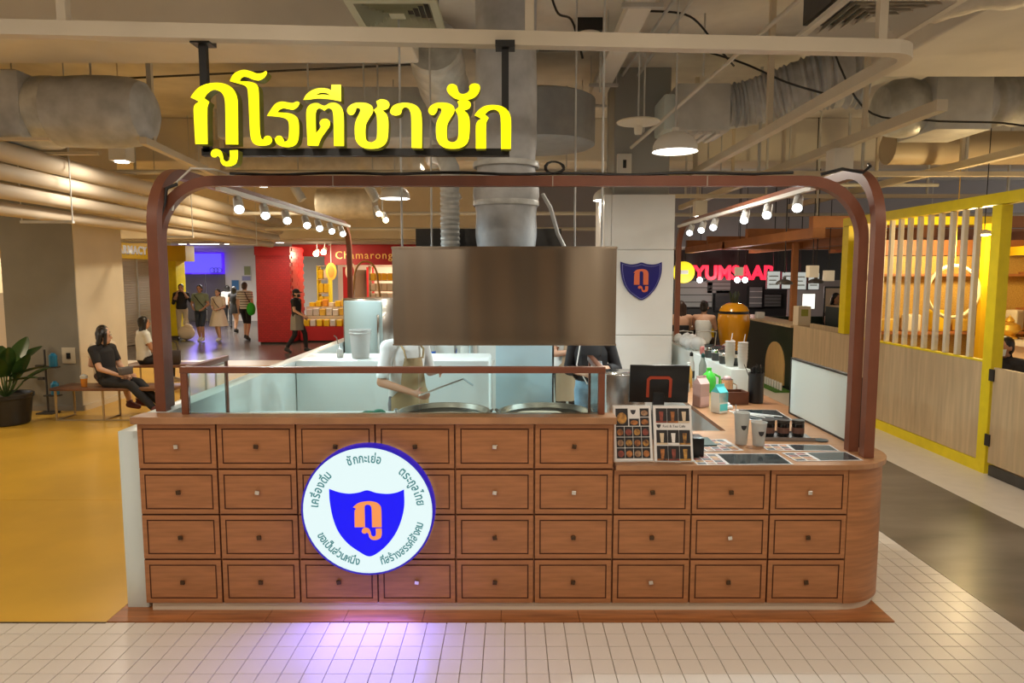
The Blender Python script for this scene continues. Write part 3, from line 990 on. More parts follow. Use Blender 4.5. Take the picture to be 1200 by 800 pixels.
bx = empty('tall_cabinet', (.135, 7.35, 0), 0, 'tall pale blue flat cabinet behind the griddles', 'cabinet')
PB = mat('pale blue laminate', (.44, .62, .70), .4)
box_obj('body', (-.31, 0, .004), (.315, .32, 2.02), PB, bx, .004)
box_obj('door', (-.31, -.022, .02), (.30, -.001, 2.0), PB, bx, .003)
box_obj('edge_strip', (.302, -.022, .02), (.318, .0, 2.0), BLACKP, bx)
bc = empty('back_counter', (-1.0, 8.0, 0), 0, 'white back counter along the rear of the kiosk', 'counter')
box_obj('body', (-.35, 0, .004), (.75, .5, .95), WHITECOOL, bc)
box_obj('top', (-.37, -.02, .951), (.77, .52, .98), WHITECOOL, bc)
sk = empty('rice_steamer', (-.55, 8.2, .982), 0, 'stainless pot with a lid on the back counter', 'pot')
MB().lathe([(.14, 0), (.15, .01), (.15, .22), (.155, .225), (.155, .235)], seg=24).build('pot', STEELP, sk, True)
MB().lathe([(.155, .236), (.12, .27), (.0001, .28)], seg=24).build('lid', STEELP, sk, True)
bt = empty('blue_water_bottle', (-.98, 8.2, .982), 0, 'clear water bottle with bright blue cap and band behind the cook', 'bottle')
MB().lathe([(.05, 0), (.055, .01), (.055, .12), (.06, .2), (.05, .26), (.03, .30)], seg=16).build('bottle', FROST, bt, True)
MB().lathe([(.0555, .06), (.058, .065), (.058, .14), (.0555, .145)], seg=16, cap=False).build('band', mat('blue band', (.02, .15, .7), .4), bt)
MB().lathe([(.034, .30), (.034, .34), (.0001, .342)], seg=16).build('cap', mat('blue cap', (.01, .03, .55), .4), bt, True)
mn = tag(MB().lathe([(.09, 0), (.092, .01), (.06, .06), (.055, .08), (.0001, .08)], seg=20).build('white_bowl', WHITEP, None, True, (-1.25, 8.2, .982)), 'white bowl turned upside down on the back counter', 'bowl')

# ------------------------------------------------------------------ cash end: POS, menus, cups, boxes
ps = empty('pos_terminal', (1.0, 4.58, .922), rad(-4), 'black cash register screen seen from behind with an orange outlined panel', 'register')
RX = Matrix.Rotation(rad(12), 3, 'X')
m = MB().box((0, .02, .385), (.40, .022, .27), 0, RX, bev=.006)
m.build('screen_back', BLACKP, ps, True)
ring_o = [(-.085, .29), (-.085, .42), (-.065, .44), (.065, .44), (.085, .42), (.085, .29), (.066, .29), (.066, .41), (.055, .42), (-.055, .42), (-.066, .41), (-.066, .29)]
m = MB().prism(ring_o, .006, fn=lambda u, w, d: (u, .02 - .013 - d - (w - .385) * .2126, w))
m.build('orange_outline', mat('red orange plastic', (.50, .07, .03), .4), ps)
m = MB().box((0, .045, .25), (.08, .05, .16), 0, None, bev=.01)
m.build('neck', BLACKP, ps, True)
m = MB().b2((-.10, -.01, .0), (.10, .15, .18), bev=.012)
m.build('printer_base', BLACKP, ps, True)
pn = tag(MB().prism([(0, 0), (.05, .03), (.05, .11), (.0, .09)], .002, fn=lambda u, w, d: (u, d, w)).build('price_note', PAPER, None, False, (.80, 4.56, .922)), 'folded cream note leaning beside the cash register', 'note')
tag(box_obj('card_reader_box', (1.085, 4.14, .922), (1.19, 4.26, 1.04), BLACKP, None, .004), 'small black box standing behind the menu display', 'box')
tag(MB().b2((1.09, 4.40, .921), (1.35, 4.62, .932), bev=.003).build('order_tray', mat('dark green mat', (.005, .05, .04), .4), None), 'dark green mat lying beside the cash register', 'mat')
# stainless splash box left of register
tag(box_obj('steel_canister', (.80, 5.75, .004), (1.14, 6.1, 1.20), STEELP, None, .01), 'brushed steel cabinet standing behind the cash register', 'cabinet')

# menu display: two acrylic holders with printed cards
FOODS = [mat('food print orange', (.55, .20, .05), .6, col2=(.06, .02, .012), scale=28), mat('food print golden', (.66, .34, .07), .6, col2=(.09, .03, .015), scale=30),
         mat('food print red', (.36, .07, .045), .6, col2=(.08, .03, .02), scale=26), mat('food print tan', (.50, .30, .16), .6, col2=(.10, .04, .025), scale=34)]
PBK = mat('print black', (.012, .009, .010), .5)
TXTK = mat('print ink', (.03, .03, .035), .5)


def card_cell(par, x0, z0, x1, z1, m, kind):
    """one printed photograph: dark field with a dish or a cup on it"""
    f = MB().b2((x0, -.0012, z0), (x1, -.0002, z1)).build('menu_photo', PBK, par)
    w, h = x1 - x0, z1 - z0
    cx, cz = (x0 + x1) / 2, (z0 + z1) / 2
    if kind == 'dish':
        g = MB().prism([(cx + w * .40 * math.cos(2 * PI * i / 14), cz - h * .06 + h * .33 * math.sin(2 * PI * i / 14)) for i in range(14)], -.0006, fn=lambda u, v, d: (u, -.0013 + d, v))
    else:
        g = MB().prism([(cx - w * .13, cz - h * .36), (cx + w * .13, cz - h * .36), (cx + w * .2, cz + h * .28), (cx - w * .2, cz + h * .28)], -.0006, fn=lambda u, v, d: (u, -.0013 + d, v))
        g.b2((x0, -.0016, z0), (x1, -.0012, z0 + h * .12))
    g.build('dish_print', m, f)


SHs = [(215, 295), (260, 311), (310, 319), (360, 313), (400, 302), (445, 315), (500, 320), (545, 313), (580, 298), (580, 380), (550, 490), (490, 580), (402, 636), (310, 580), (245, 490), (217, 380)]


def mini_shield(par, cx, cz, h, y=-.0006):
    q = h / 341.0
    return MB().prism([(cx + (p[0] - 400) * q, cz - (p[1] - 465) * q) for p in SHs], -.0004, fn=lambda u, v, d: (u, y + d, v)).build('shield_print', TXTK, par)


for i, (x, rz, lab) in enumerate(((.622, rad(2), 'printed food menu card in a clear stand on the counter'), (.862, rad(-1), 'printed drinks menu card in a clear stand on the counter'))):
    e = empty('menu_stand', (x, 4.02, .926), 0, lab, 'menu', None, (rad(-16), 0, rz))
    W, H = .228, .335
    MB().b2((0, .001, .006), (W, .0035, H)).build('card', PAPER, e)
    MB().b2((-.004, .004, 0), (W + .004, .008, H + .006)).b2((-.004, -.03, 0), (W + .004, .008, .004)).build('acrylic_holder', mat('clear acrylic', (.85, .87, .86), .1, alpha=.45), e)
    MB().b2((.05, .009, .0), (W - .05, .012, .2)).build('rear_prop', mat('clear acrylic', (.9, .9, .9), .1, alpha=.45), e)
    if i == 0:
        cw_, rh_ = .052, .060
        x0 = .012
        zt = H - .016
        card_cell(e, x0, zt - .105, x0 + .075, zt, FOODS[1], 'dish')
        mini_shield(e, x0 + .108, zt - .022, .030)
        card_cell(e, x0 + .082, zt - .105, x0 + .142, zt - .062, FOODS[0], 'dish')
        card_cell(e, x0 + .149, zt - .050, x0 + .204, zt, FOODS[3], 'dish')
        card_cell(e, x0 + .149, zt - .105, x0 + .204, zt - .055, FOODS[0], 'dish')
        for r in range(3):
            for c in range(4):
                card_cell(e, x0 + c * .0515, zt - .110 - (r + 1) * .0645 + .004, x0 + c * .0515 + .048, zt - .110 - r * .0645, FOODS[(r * 3 + c * 2 + (c == 2)) % 4], 'dish')
    else:
        for r, zt in enumerate((H - .014, H - .145, H - .240)):
            for c in range(3):
                card_cell(e, .013 + c * .0685, zt - .088, .013 + c * .0685 + .066, zt, [FOODS[2], FOODS[0], mat('milk print', (.66, .52, .36), .6), mat('milk print', (.66, .52, .36), .6), PAPER, FOODS[1], FOODS[0], FOODS[2], FOODS[1]][r * 3 + c], 'cup')
        mini_shield(e, .028, H - .122, .024)
        t = text_mesh('Roti & Tea Cafe', .021, .0003, 'LEFT')
        t.transform(Matrix.Rotation(PI / 2, 4, 'X'))
        inst(set_mats(t, TXTK), 'lettering', e, (.052, -.0004, H - .129))

# laminated menu sheets lying on the counter


def sheet(loc, rz, w, d, lab, dark):
    e = empty('menu_sheet', loc, rz, lab, 'menu')
    MB().b2((0, 0, 0), (w, d, .002)).build('sheet', mat('laminated print', (.70, .66, .63), .18), e)
    s = dark
    if s > 0:
        MB().b2((w * (1 - s), .012, .0021), (w - .012, d - .012, .0026)).build('dark_print', mat('dark laminate print', (.012, .018, .022), .12, col2=(.05, .07, .075), scale=18), e)
    x1 = w * (1 - max(s, .02)) - .01
    nr = max(2, int(d / .045)); nc = max(1, int(x1 / .055))
    for r in range(nr):
        for c in range(nc):
            cw_ = (x1 - .014) / nc; ch = (d - .02) / nr
            MB().b2((.012 + c * cw_, .012 + r * ch, .0021), (.012 + (c + .85) * cw_, .012 + (r + .78) * ch, .0026)).build('menu_photo', FOODS[(r + c * 3) % 4] if (r + c) % 3 else PBK, e)
    return e


sheet((1.10, 3.962, .9215), rad(1), .58, .25, 'laminated menu with dark right half at the counter edge beside the menu stands', .66)
sheet((1.72, 4.04, .9215), rad(3), .42, .20, 'laminated menu with small photos at the rounded counter end', .62)
sheet((1.19, 4.27, .9215), rad(5), .30, .30, 'white menu sheet with rows of photos behind the front menus', .0)
sheet((1.64, 4.30, .9215), rad(-3), .46, .16, 'teal and brown menu sheet tucked under the frosted cup tray', .6)
sheet((1.78, 5.22, .9215), rad(-4), .40, .42, 'dark menu sheet lying under the white straws by the wooden box', .8)

# frosted cups
for i, (x, y, h, lab) in enumerate(((1.53, 4.47, .215, 'tall frosted cup with a heart logo and a straw'), (1.635, 4.44, .155, 'short frosted cup with a heart logo next to the tall cup'))):
    e = empty('frosted_cup', (x, y, .9215), 0, lab, 'cup')
    r0, r1 = .036, .050
    MB().lathe([(r0, 0), (r0 + .001, .003), (r1, h - .004), (r1 + .003, h), (r1 + .001, h + .002), (r1 - .003, h - .004), (r0 - .001, .005), (.0001, .004)], seg=26).build('cup', FROST, e, True)
    f = mini_shield(e, 0, h * .55, .034, -(r0 + (r1 - r0) * .55) - .002)
    if i == 0:
        MB().tube([(-.03, .0, .006), (-.043, .0, h + .05)], .004, 8).build('straw', mat('clear straw', (.75, .75, .72), .2, alpha=.6), e)
# tray with three dark jars
ty = empty('display_tray', (1.72, 4.66, .9215), rad(-3), 'low grey acrylic tray behind the frosted cups', 'tray')
MB().b2((0, -.10, 0), (.34, .10, .012), bev=.003).b2((0, -.104, .0), (.34, -.10, .024)).b2((0, .10, .0), (.34, .104, .024)).build('tray', mat('grey acrylic', (.22, .20, .19), .2), ty)
for i in range(3):
    e = empty('dark_jar', (1.775 + i * .10, 4.645 - i * .006, .9345), 0, ['dark jar of tea leaves on the tray end next to the cups', 'dark jar of tea leaves, middle one on the grey tray', 'dark jar of tea leaves on the tray beside the white panel'][i], 'jar', 'jars on the grey tray')
    MB().lathe([(.036, 0), (.040, .005), (.041, .085), (.038, .092)], seg=18).build('jar', mat('dark jar', (.012, .010, .010), .12), e, True)
    MB().lathe([(.042, .093), (.042, .115), (.0001, .117)], seg=18).build('lid', mat('jar lid', (.04, .035, .03), .3), e, True)
    MB().lathe([(.0412, .025), (.0418, .03), (.0418, .06), (.0412, .065)], seg=18, cap=False).build('band', mat('jar band', (.16, .08, .06), .4), e)
tag(MB().lathe([(.05, 0), (.052, .004), (.0001, .008)], seg=24).build('black_lid', BLACKP, None, True, (2.10, 4.56, .9235)), 'round black lid lying at the foot of the white panel', 'lid')
# straws
for i in range(3):
    c = Vector((1.88 + i * .06, 5.38, .9325))
    tag(MB().tube([(-.10, .12, 0), (.10, -.12, 0)], .005, 8).build('paper_straw', WHITEP, None, True, c, (0, 0, rad(8 * i))), 'white wrapped straw lying on the dark menu sheet', 'straw', 'wrapped straws')

# white light panel at the right edge of the counter
lp = empty('white_side_panel', (2.27, 4.62, .9205), 0, 'white backlit-looking panel in a black frame standing at the counter end', 'panel')
PW = mat('white panel face', (.66, .78, .78), .35)
y0, y1, H = -.24, .86, .46
box_obj('panel', (-.012, y0 + .012, .012), (.012, y1 - .012, H - .012), PW, lp)
for lo, hi in (((-.016, y0, 0), (.016, y1, .014)), ((-.016, y0, H - .014), (.016, y1, H)), ((-.016, y0, .014), (.016, y0 + .014, H - .014)), ((-.016, y1 - .014, .014), (.016, y1, H - .014))):
    box_obj('frame_bar', lo, hi, BLACK, lp)

# cartons, wooden box, straw holder, bottles on the return counter
def carton(loc, rz, m1, m2, lab, h=.21, w=.085):
    e = empty('drink_carton', loc, rz, lab, 'carton')
    MB().b2((-w / 2, -w / 2, 0), (w / 2, w / 2, h), bev=.003).build('body', m1, e)
    MB().add([(-w / 2, -w / 2, h), (w / 2, -w / 2, h), (w / 2, w / 2, h), (-w / 2, w / 2, h), (-w / 2, 0, h + .05), (w / 2, 0, h + .05)], [(0, 1, 5, 4), (2, 3, 4, 5), (1, 2, 5), (3, 0, 4)]).b2((-w / 2, -.003, h + .045), (w / 2, .003, h + .065)).build('gable_top', m2, e)
    MB().b2((-w / 2 + .004, -w / 2 - .001, .02), (w / 2 - .004, -w / 2, h * .45)).build('printed_label', m2, e)
    return e


carton((1.62, 5.78, .9215), rad(25), mat('pink brown carton', (.50, .30, .25), .5), mat('pink carton', (.62, .40, .36), .5), 'pinkish brown milk carton with a gable top', .20, .10)
cc = carton((1.70, 5.52, .9215), rad(30), mat('cream carton', (.72, .70, .60), .5), mat('turquoise carton', (.10, .58, .58), .5), 'turquoise and cream milk carton nearest the counter edge', .17, .095)
MB().b2((-.047, -.0475, .09), (.047, .0475, .172)).build('turquoise_upper', mat('turquoise carton', (.10, .58, .58), .5), cc)
wb = empty('wooden_box', (1.93, 5.92, .9215), rad(3), 'low dark wooden box on the return counter', 'box')
DW = mat('dark walnut', (.13, .045, .022), .4, var=.2)
for lo, hi in (((-.12, -.08, 0), (.12, -.068, .11)), ((-.12, .068, 0), (.12, .08, .11)), ((-.12, -.068, 0), (-.108, .068, .11)), ((.108, -.068, 0), (.12, .068, .11)), ((-.108, -.068, .004), (.108, .068, .012))):
    box_obj('board', lo, hi, DW, wb)
tag(MB().box((0, 0, .02), (.09, .09, .022), bev=.004).ball((0, 0, .04), (.035, .03, .02)).build('wrapped_napkins', WHITEP, None, True, (1.80, 5.66, .9215)), 'white packet beside the turquoise carton', 'packet')
sh = empty('straw_holder', (2.15, 5.95, .9215), 0, 'tall black straw holder full of black straws', 'holder')
MB().lathe([(.062, 0), (.066, .004), (.066, .26), (.070, .265), (.062, .265), (.060, .02), (.0001, .02)], seg=24).build('tube', BLACKP, sh, True)
for i in range(14):
    a = i * 2.4; r = .012 * math.sqrt(i)
    MB().tube([(r * math.cos(a), r * math.sin(a), .05), (r * 1.25 * math.cos(a), r * 1.25 * math.sin(a), .31 + .012 * (i % 3))], .0045, 6).build('straw', BLACKP, sh)
MB().tube([(-.05, 0, .2), (-.11, 0, .34)], .003, 6).build('thin_straw', BLACKP, sh)
gb = empty('green_jug', (1.90, 6.52, .9215), 0, 'bright green plastic jug with a handle', 'jug')
MB().lathe([(.06, 0), (.068, .01), (.068, .13), (.05, .17), (.024, .20), (.024, .23), (.0001, .232)], seg=20).build('body', mat('bright green plastic', (.07, .62, .06), .3), gb, True)
MB().tube([(.06, 0, .05), (.105, 0, .07), (.105, 0, .14), (.045, 0, .17)], .011, 8).build('handle', mat('bright green plastic', (.07, .62, .06), .3), gb, True)
cn = empty('steel_jug', (2.0, 6.28, .9215), 0, 'steel measuring jug holding pink sticks', 'jug')
MB().lathe([(.05, 0), (.055, .005), (.055, .15), (.058, .155), (.052, .155), (.05, .01), (.0001, .01)], seg=22).build('body', STEELP, cn, True)
MB().ball((0, 0, .16), (.04, .04, .03)).build('contents', mat('pale pink', (.6, .40, .40), .6), cn, True)
MB().tube([(.055, 0, .12), (.09, 0, .1), (.09, 0, .05), (.055, 0, .03)], .006, 8).build('handle', STEELP, cn, True)
for i, (x, y, h, r, m1, m2, lab) in enumerate(((1.76, 6.75, .26, .04, mat('amber juice', (.62, .33, .08), .15), FROST, 'tall glass of amber juice'),
                                            (1.84, 6.95, .34, .036, FROST, BLACKP, 'clear bottle with a dark label beside the juice glass'),
                                            (1.93, 6.85, .34, .038, mat('smoky glass', (.25, .30, .28), .15), mat('teal cap', (.01, .07, .07), .4), 'smoky bottle with a pointed teal cap'),
                                            (1.66, 6.5, .13, .05, FROST, FROST, 'short clear tumbler behind the register'),
                                            (1.68, 6.95, .2, .045, mat('blue tin', (.02, .10, .25), .3), STEELP, 'small blue tin at the back of the return counter'))):
    e = empty('drink_bottle', (x, y, .9215), 0, lab, 'bottle')
    MB().lathe([(r * .92, 0), (r, .006), (r, h * .62), (r * .55, h * .78), (r * .42, h * .86)], seg=18).build('body', m1, e, True)
    MB().lathe([(r * .5, h * .86), (r * .5, h * .95), (.0001, h)], seg=14).build('cap', m2, e, True)
    if i == 1:
        MB().lathe([(r * 1.005, h * .2), (r * 1.02, h * .22), (r * 1.02, h * .4), (r * 1.005, h * .42)], seg=18, cap=False).build('label_band', BLACKP, e)
# on the right wall ledge: wrapped cups, packet, glasses, cup stacks
CLB = mat('clear bag plastic', (.72, .74, .74), .2, alpha=.75)
for i in range(4):
    g = MB()
    for j in range(4):
        g.ball((random.uniform(-.06, .06), random.uniform(-.05, .05), .07 + random.uniform(-.01, .03)), (random.uniform(.06, .09), .07, .068), 10, 7)
    tag(g.build('wrapped_cup_bag', CLB, None, True, (2.20, 8.75 - i * .23, 1.145)), 'white plastic bag of cups piled on the right kiosk wall', 'bag', 'plastic bags on the kiosk wall')
tag(MB().box((0, 0, .05), (.16, .12, .10), bev=.02).build('red_packet', mat('red packet', (.45, .03, .025), .4, col2=(.7, .5, .45), scale=8), None, True, (2.20, 7.62, 1.142)), 'small red packet next to the row of glasses', 'packet')
for i in range(6):
    e = empty('stacked_tumbler', (2.155 + .08 * (i % 2), 7.42 - i * .13, 1.142), 0, 'dark glass tumbler standing in the row on the right kiosk wall', 'glass', 'glasses in a row on the kiosk wall')
    MB().lathe([(.040, 0), (.044, .006), (.052, .14), (.054, .142), (.048, .142), (.041, .012), (.0001, .012)], seg=18).build('glass', mat('smoked glass', (.06, .07, .07), .08), e, True)
    MB().lathe([(.0485, .08), (.051, .085), (.0515, .11), (.0505, .115)], seg=18, cap=False).build('band', CHROME, e)
for i, (x, y) in enumerate(((2.15, 6.69), (2.235, 6.57))):
    e = empty('cup_stack', (x, y, 1.142), 0, ['stack of white paper cups behind the other cup stack', 'stack of white paper cups at the wall end with a straw'][i], 'cups')
    g = MB()
    for j in range(6):
        g.lathe([(.036, .03 * j), (.048, .03 * j + .10), (.050, .03 * j + .102)], seg=18)
    g.build('cups', WHITEP, e, True)
    MB().tube([(0, 0, .2), (.02, 0, .33)], .004, 6).build('straw', WHITEP, e)

# ------------------------------------------------------------------ ceiling services
def thing(mb, name, m, label, cat, group=None, smooth=True):
    return tag(mb.build(name, m, None, smooth), label, cat, group)


def wob(path, r, n=40, amp=.04, seg=22, freq=23):
    """resample a path and wrinkle its radius"""
    P = [Vector(p) for p in path]
    out, rs = [], []
    for i in range(n + 1):
        t = i / n * (len(P) - 1)
        k = min(int(t), len(P) - 2); f = t - k
        p0 = P[max(k - 1, 0)]; p1 = P[k]; p2 = P[k + 1]; p3 = P[min(k + 2, len(P) - 1)]
        q = .5 * ((2 * p1) + (p2 - p0) * f + (2 * p0 - 5 * p1 + 4 * p2 - p3) * f * f + (3 * p1 - p0 - 3 * p2 + p3) * f ** 3)
        out.append(q)
        rr = r[0] + (r[1] - r[0]) * i / n if isinstance(r, tuple) else r
        rs.append(rr * (1 + amp * math.sin(i * freq * .31) + amp * .6 * math.sin(i * 1.7)))
    return MB().tube(out, rs, seg)


# left: wrapped duct with bulging end
ld = empty('wrapped_duct', (-5.5, 7.2, 3.7), 0, 'fat grey wrapped air duct with a bulging end beside the cream column', 'duct')
o = Vector(ld.location)
MB().b2((-3.6, -.36, -.32), (.70, .36, .34), bev=.05).build('square_duct', WRAP, ld, True)
pr = [(.70, .33), (.78, .345), (1.0, .35), (1.2, .36), (1.45, .355), (1.62, .34), (1.74, .30), (1.80, .2), (1.81, .0001)]
MB().lathe([(r, x) for x, r in pr], axis='x', seg=28).build('bulged_end', WRAP, ld, True)
MB().lathe([(.348, .69), (.353, .72), (.353, .84), (.348, .86)], axis='x', seg=28, cap=False).build('foil_band', FOIL, ld, True)
for x in (-.4, 1.2):
    MB().tube([(x, 0, .33), (x, 0, .9)], .01, 6).build('hanger_rod', GALV, ld)
MB().b2((-3.6, -.42, -.36), (1.0, -.38, -.33)).b2((-3.6, .38, -.36), (1.0, .42, -.33)).build('support_rail', BEIGE, ld)
# pipe bundle along the hall
for i, (dx, dz, r) in enumerate(((0, -.07, .105), (-.05, -.265, .085), (-.14, -.44, .085), (-.28, -.605, .075))):
    a = px(-30, 160, 6.6); b = px(330, 258, 17.4)
    thing(MB().tube([a + Vector((dx, 0, dz)), b + Vector((dx, 0, dz))], r, 14), 'drain_pipe', mat('cream pipe', (.58, .49, .37), .7),
          ['topmost thick cream pipe of the bundle passing the cream column', 'second cream pipe from the top of the bundle passing the column', 'third cream pipe from the top of the bundle passing the column', 'lowest thin cream pipe of the bundle passing the column'][i], 'pipe', 'cream pipe bundle')
for k in range(3):
    t = .12 + .32 * k
    a = px(-30, 160, 6.6).lerp(px(330, 258, 17.4), t)
    e = empty('pipe_hanger', (a.x - .15, a.y, a.z - .69), 0, 'trapeze bracket holding the cream pipe bundle', 'bracket', 'pipe bundle brackets')
    box_obj('channel', (-.30, -.02, -.03), (.30, .02, 0), GALV, e)
    for s in (-.29, .29):
        MB().tube([(s, 0, 0), (s, 0, 4.6 - a.z + .69)], .008, 6).build('rod', GALV, e)

# duct box behind the sign, wrapped runs
thing(MB().b2((-3.5, 8.3, 3.66), (-.95, 9.0, 4.25), bev=.02), 'box_duct', GALV, 'grey rectangular sheet metal duct behind the yellow sign', 'duct')
thing(wob([(-4.6, 10.4, 3.74), (-3.0, 10.4, 3.70), (-2.0, 10.4, 3.72), (-1.35, 10.4, 3.78)], .30, 50, .03), 'wrapped_duct', mat('cream duct wrap', (.60, .55, .46), .45, .1, var=.12, bump=.5),
      'sagging cream wrapped duct seen under the yellow sign', 'duct')
thing(wob([(-.93, 8.62, 3.95), (-.74, 8.4, 4.0), (-.76, 7.6, 4.15), (-.78, 7.0, 4.3)], .27, 40, .03), 'flexible_duct_elbow', FOIL, 'foil elbow duct curling up beside the exhaust riser', 'duct')
thing(MB().lathe([(.0001, 3.55), (.62, 3.55), (.66, 3.57), (.66, 4.08), (.62, 4.10), (.0001, 4.10)], (.32, 8.3, 0), 40), 'round_plenum', mat('blue grey duct', (.28, .29, .30), .5, var=.1), 'wide round grey plenum behind the exhaust riser', 'duct')
e = thing(wob([(-3.6, 12.9, 3.35), (-3.0, 12.9, 3.35), (-2.55, 12.9, 3.35)], .28, 20, .02), 'wrapped_duct', mat('cream duct wrap', (.60, .55, .46), .45), 'cream wrapped duct stub above the left spotlight track', 'duct')
# square diffusers


def diffuser(cx, cy, z, s, label, col, dark):
    e = empty('air_diffuser', (cx, cy, z), 0, label, 'diffuser')
    f = MB()
    h = s / 2
    for (lo, hi) in (((-h, -h, 0), (h, -h + .05, .03)), ((-h, h - .05, 0), (h, h, .03)), ((-h, -h + .05, 0), (-h + .05, h - .05, .03)), ((h - .05, -h + .05, 0), (h, h - .05, .03))):
        f.b2(lo, hi)
    f.build('rim', col, e)
    MB().b2((-h + .04, -h + .04, .09), (h - .04, h - .04, .30)).build('neck_box', dark, e)
    n = 5
    for i in range(n):
        a = h - .055 - i * (h - .10) / n
        b = a - (h - .10) / n * .55
        for q in range(4):
            R_ = Matrix.Rotation(q * PI / 2, 3, 'Z')
            P = [Vector((-a, -a, .004)), Vector((a, -a, .004)), Vector((b, -b, .055)), Vector((-b, -b, .055))]
            P = [R_ @ p for p in P]
            T = [p + Vector((0, 0, .004)) for p in P]
            MB().add(P + T, [(0, 1, 2, 3), (7, 6, 5, 4), (0, 4, 5, 1), (1, 5, 6, 2), (2, 6, 7, 3), (3, 7, 4, 0)]).build('louver', col, e)
    MB().b2((-.05, -.05, .01), (.05, .05, .03)).build('centre_plate', col, e)
    return e


DIFG = mat('olive white diffuser', (.56, .56, .40), .5)
diffuser(-.76, 4.72, 3.74, .58, 'square louvred air diffuser above the yellow sign', DIFG, DARK)
diffuser(2.47, 4.83, 3.76, .78, 'large square louvred air diffuser above the kiosk end', mat('white diffuser', (.62, .57, .48), .5), DARK)
# AC box with flexible duct
ab = empty('air_handler_box', (2.16, 8.2, 3.66), 0, 'grey air box with a louvred outlet behind the bright dome pendant', 'air box')
MB().b2((-.30, -.3, 0), (.30, .35, .52), bev=.012).build('box', GALV, ab, True)
MB().b2((-.44, -.25, .02), (-.301, .3, .42), bev=.03).build('pale_side', mat('pale foil side', (.62, .70, .70), .35), ab, True)
for i in range(5):
    MB().b2((-.24 + i * .1, -.25, -.03), (-.19 + i * .1, .3, -.002)).build('louver', HOUS, ab)
thing(wob([(2.44, 8.15, 3.98), (2.75, 8.1, 4.02), (3.1, 7.95, 4.10), (3.45, 7.8, 4.18), (3.85, 7.7, 4.2)], (.22, .33), 60, .06, 24, 31), 'flexible_duct', WRAP, 'crumpled dark grey flexible duct running right from the air box', 'duct')
thing(MB().tube([px(845, 142, 9.2), px(935, 128, 9.2), px(1025, 88, 9.0), px(1100, 70, 9.0)], .12, 14), 'round_duct', GALV, 'slim grey round duct above the right tube frame', 'duct')
rb = empty('wrapped_box_duct', (4.62, 8.0, 3.62), 0, 'grey box duct with a rounded wrapped end above the yellow stall', 'duct')
MB().b2((0, -.35, 0), (.62, .4, .62), bev=.015).build('box', GALV, rb, True)
MB().lathe([(.30, 0), (.33, -.12), (.31, -.3), (.24, -.42), (.0001, -.46)], (0, .02, .31), 24, axis='x').build('wrapped_end', FOIL, rb, True)
thing(wob([(5.26, 8.0, 3.98), (5.6, 8.0, 4.02), (6.2, 7.9, 4.08), (7.2, 7.8, 4.1)], (.26, .34), 40, .05), 'flexible_duct', WRAP, 'grey flexible duct leaving the box duct above the yellow stall', 'duct')
thing(MB().tube([(5.0, 9.3, 3.72), (9, 9.3, 3.72)], .22, 18), 'round_duct', mat('warm duct', (.50, .40, .26), .5), 'tan round duct above the yellow stall roof beam', 'duct')
thing(wob([(2.9, 4.95, 4.0), (3.4, 4.7, 4.02), (4.2, 4.5, 4.0), (6, 4.4, 4.0)], .2, 30, .05), 'flexible_duct', mat('cream duct wrap', (.60, .55, .46), .45), 'cream flexible duct feeding the large diffuser', 'duct')

# cable tray
ct = empty('cable_tray', (1.08, 5.0, 4.28), 0, 'white cable tray running under the concrete ceiling', 'cable tray')
MB().b2((-.10, 0, 0), (.10, 4.6, .012)).b2((-.10, 0, .012), (-.088, 4.6, .09)).b2((.088, 0, .012), (.10, 4.6, .09)).build('tray', HOUS, ct)
for y in (.9, 1.9, 3.3, 4.3):
    b_ = MB().b2((-.17, y - .02, -.035), (.17, y + .02, -.001))
    b_.tube([(-.15, y, 0), (-.15, y, .318)], .006, 6).tube([(.15, y, 0), (.15, y, .318)], .006, 6)
    b_.build('bracket', GALV, ct)
# conduits and cables of the ceiling
PIPEW = mat('white conduit', (.60, .57, .50), .5)
CONDS = [(((-.2, 7.6, 4.45), (9, 7.6, 4.45)), .022, 'thin steel conduit across the ceiling over the cable tray', DARK),
         (((.2, 9.0, 4.2), (1.0, 9.0, 4.2)), .02, 'short dark conduit beside the round plenum', DARK),
         (((1.5, 5.2, 4.5), (1.35, 9.3, 4.5)), .018, 'grey conduit beside the cable tray', GALV),
         (((1.65, 5.2, 4.5), (1.55, 9.3, 4.5)), .018, 'second grey conduit beside the cable tray', GALV),
         (((2.55, 5.6, 4.45), (1.45, 8.5, 3.58)), .02, 'slanting white conduit behind the disc antenna', PIPEW),
         (((.3, 10.2, 3.52), (6.5, 10.2, 3.52)), .035, 'white pipe crossing behind the dome pendant', PIPEW),
         (((.3, 10.6, 3.40), (6.5, 10.6, 3.40)), .028, 'lower white pipe crossing behind the dome pendant', PIPEW),
         (((-9, 9.6, 3.45), (-1.0, 9.6, 3.45)), .03, 'white pipe crossing under the box duct', PIPEW),
         (((-5.3, 13.2, 3.2), (2, 13.2, 3.2)), .035, 'white pipe crossing the hall above the yellow floor', PIPEW),
         (((-5.5, 15.4, 3.05), (2, 15.4, 3.05)), .04, 'low white pipe before the cream bulkhead', PIPEW),
         (((2.6, 13.5, 3.2), (11, 13.5, 3.2)), .035, 'white pipe crossing above the green counter', PIPEW),
         (((-6.4, 7.95, 4.15), (-1, 7.95, 4.4)), .012, 'thin dark conduit over the left duct', DARK)]
for pth, r, lab, m_ in CONDS:
    thing(MB().tube(pth, r, 10), 'conduit', m_, lab, 'pipe')
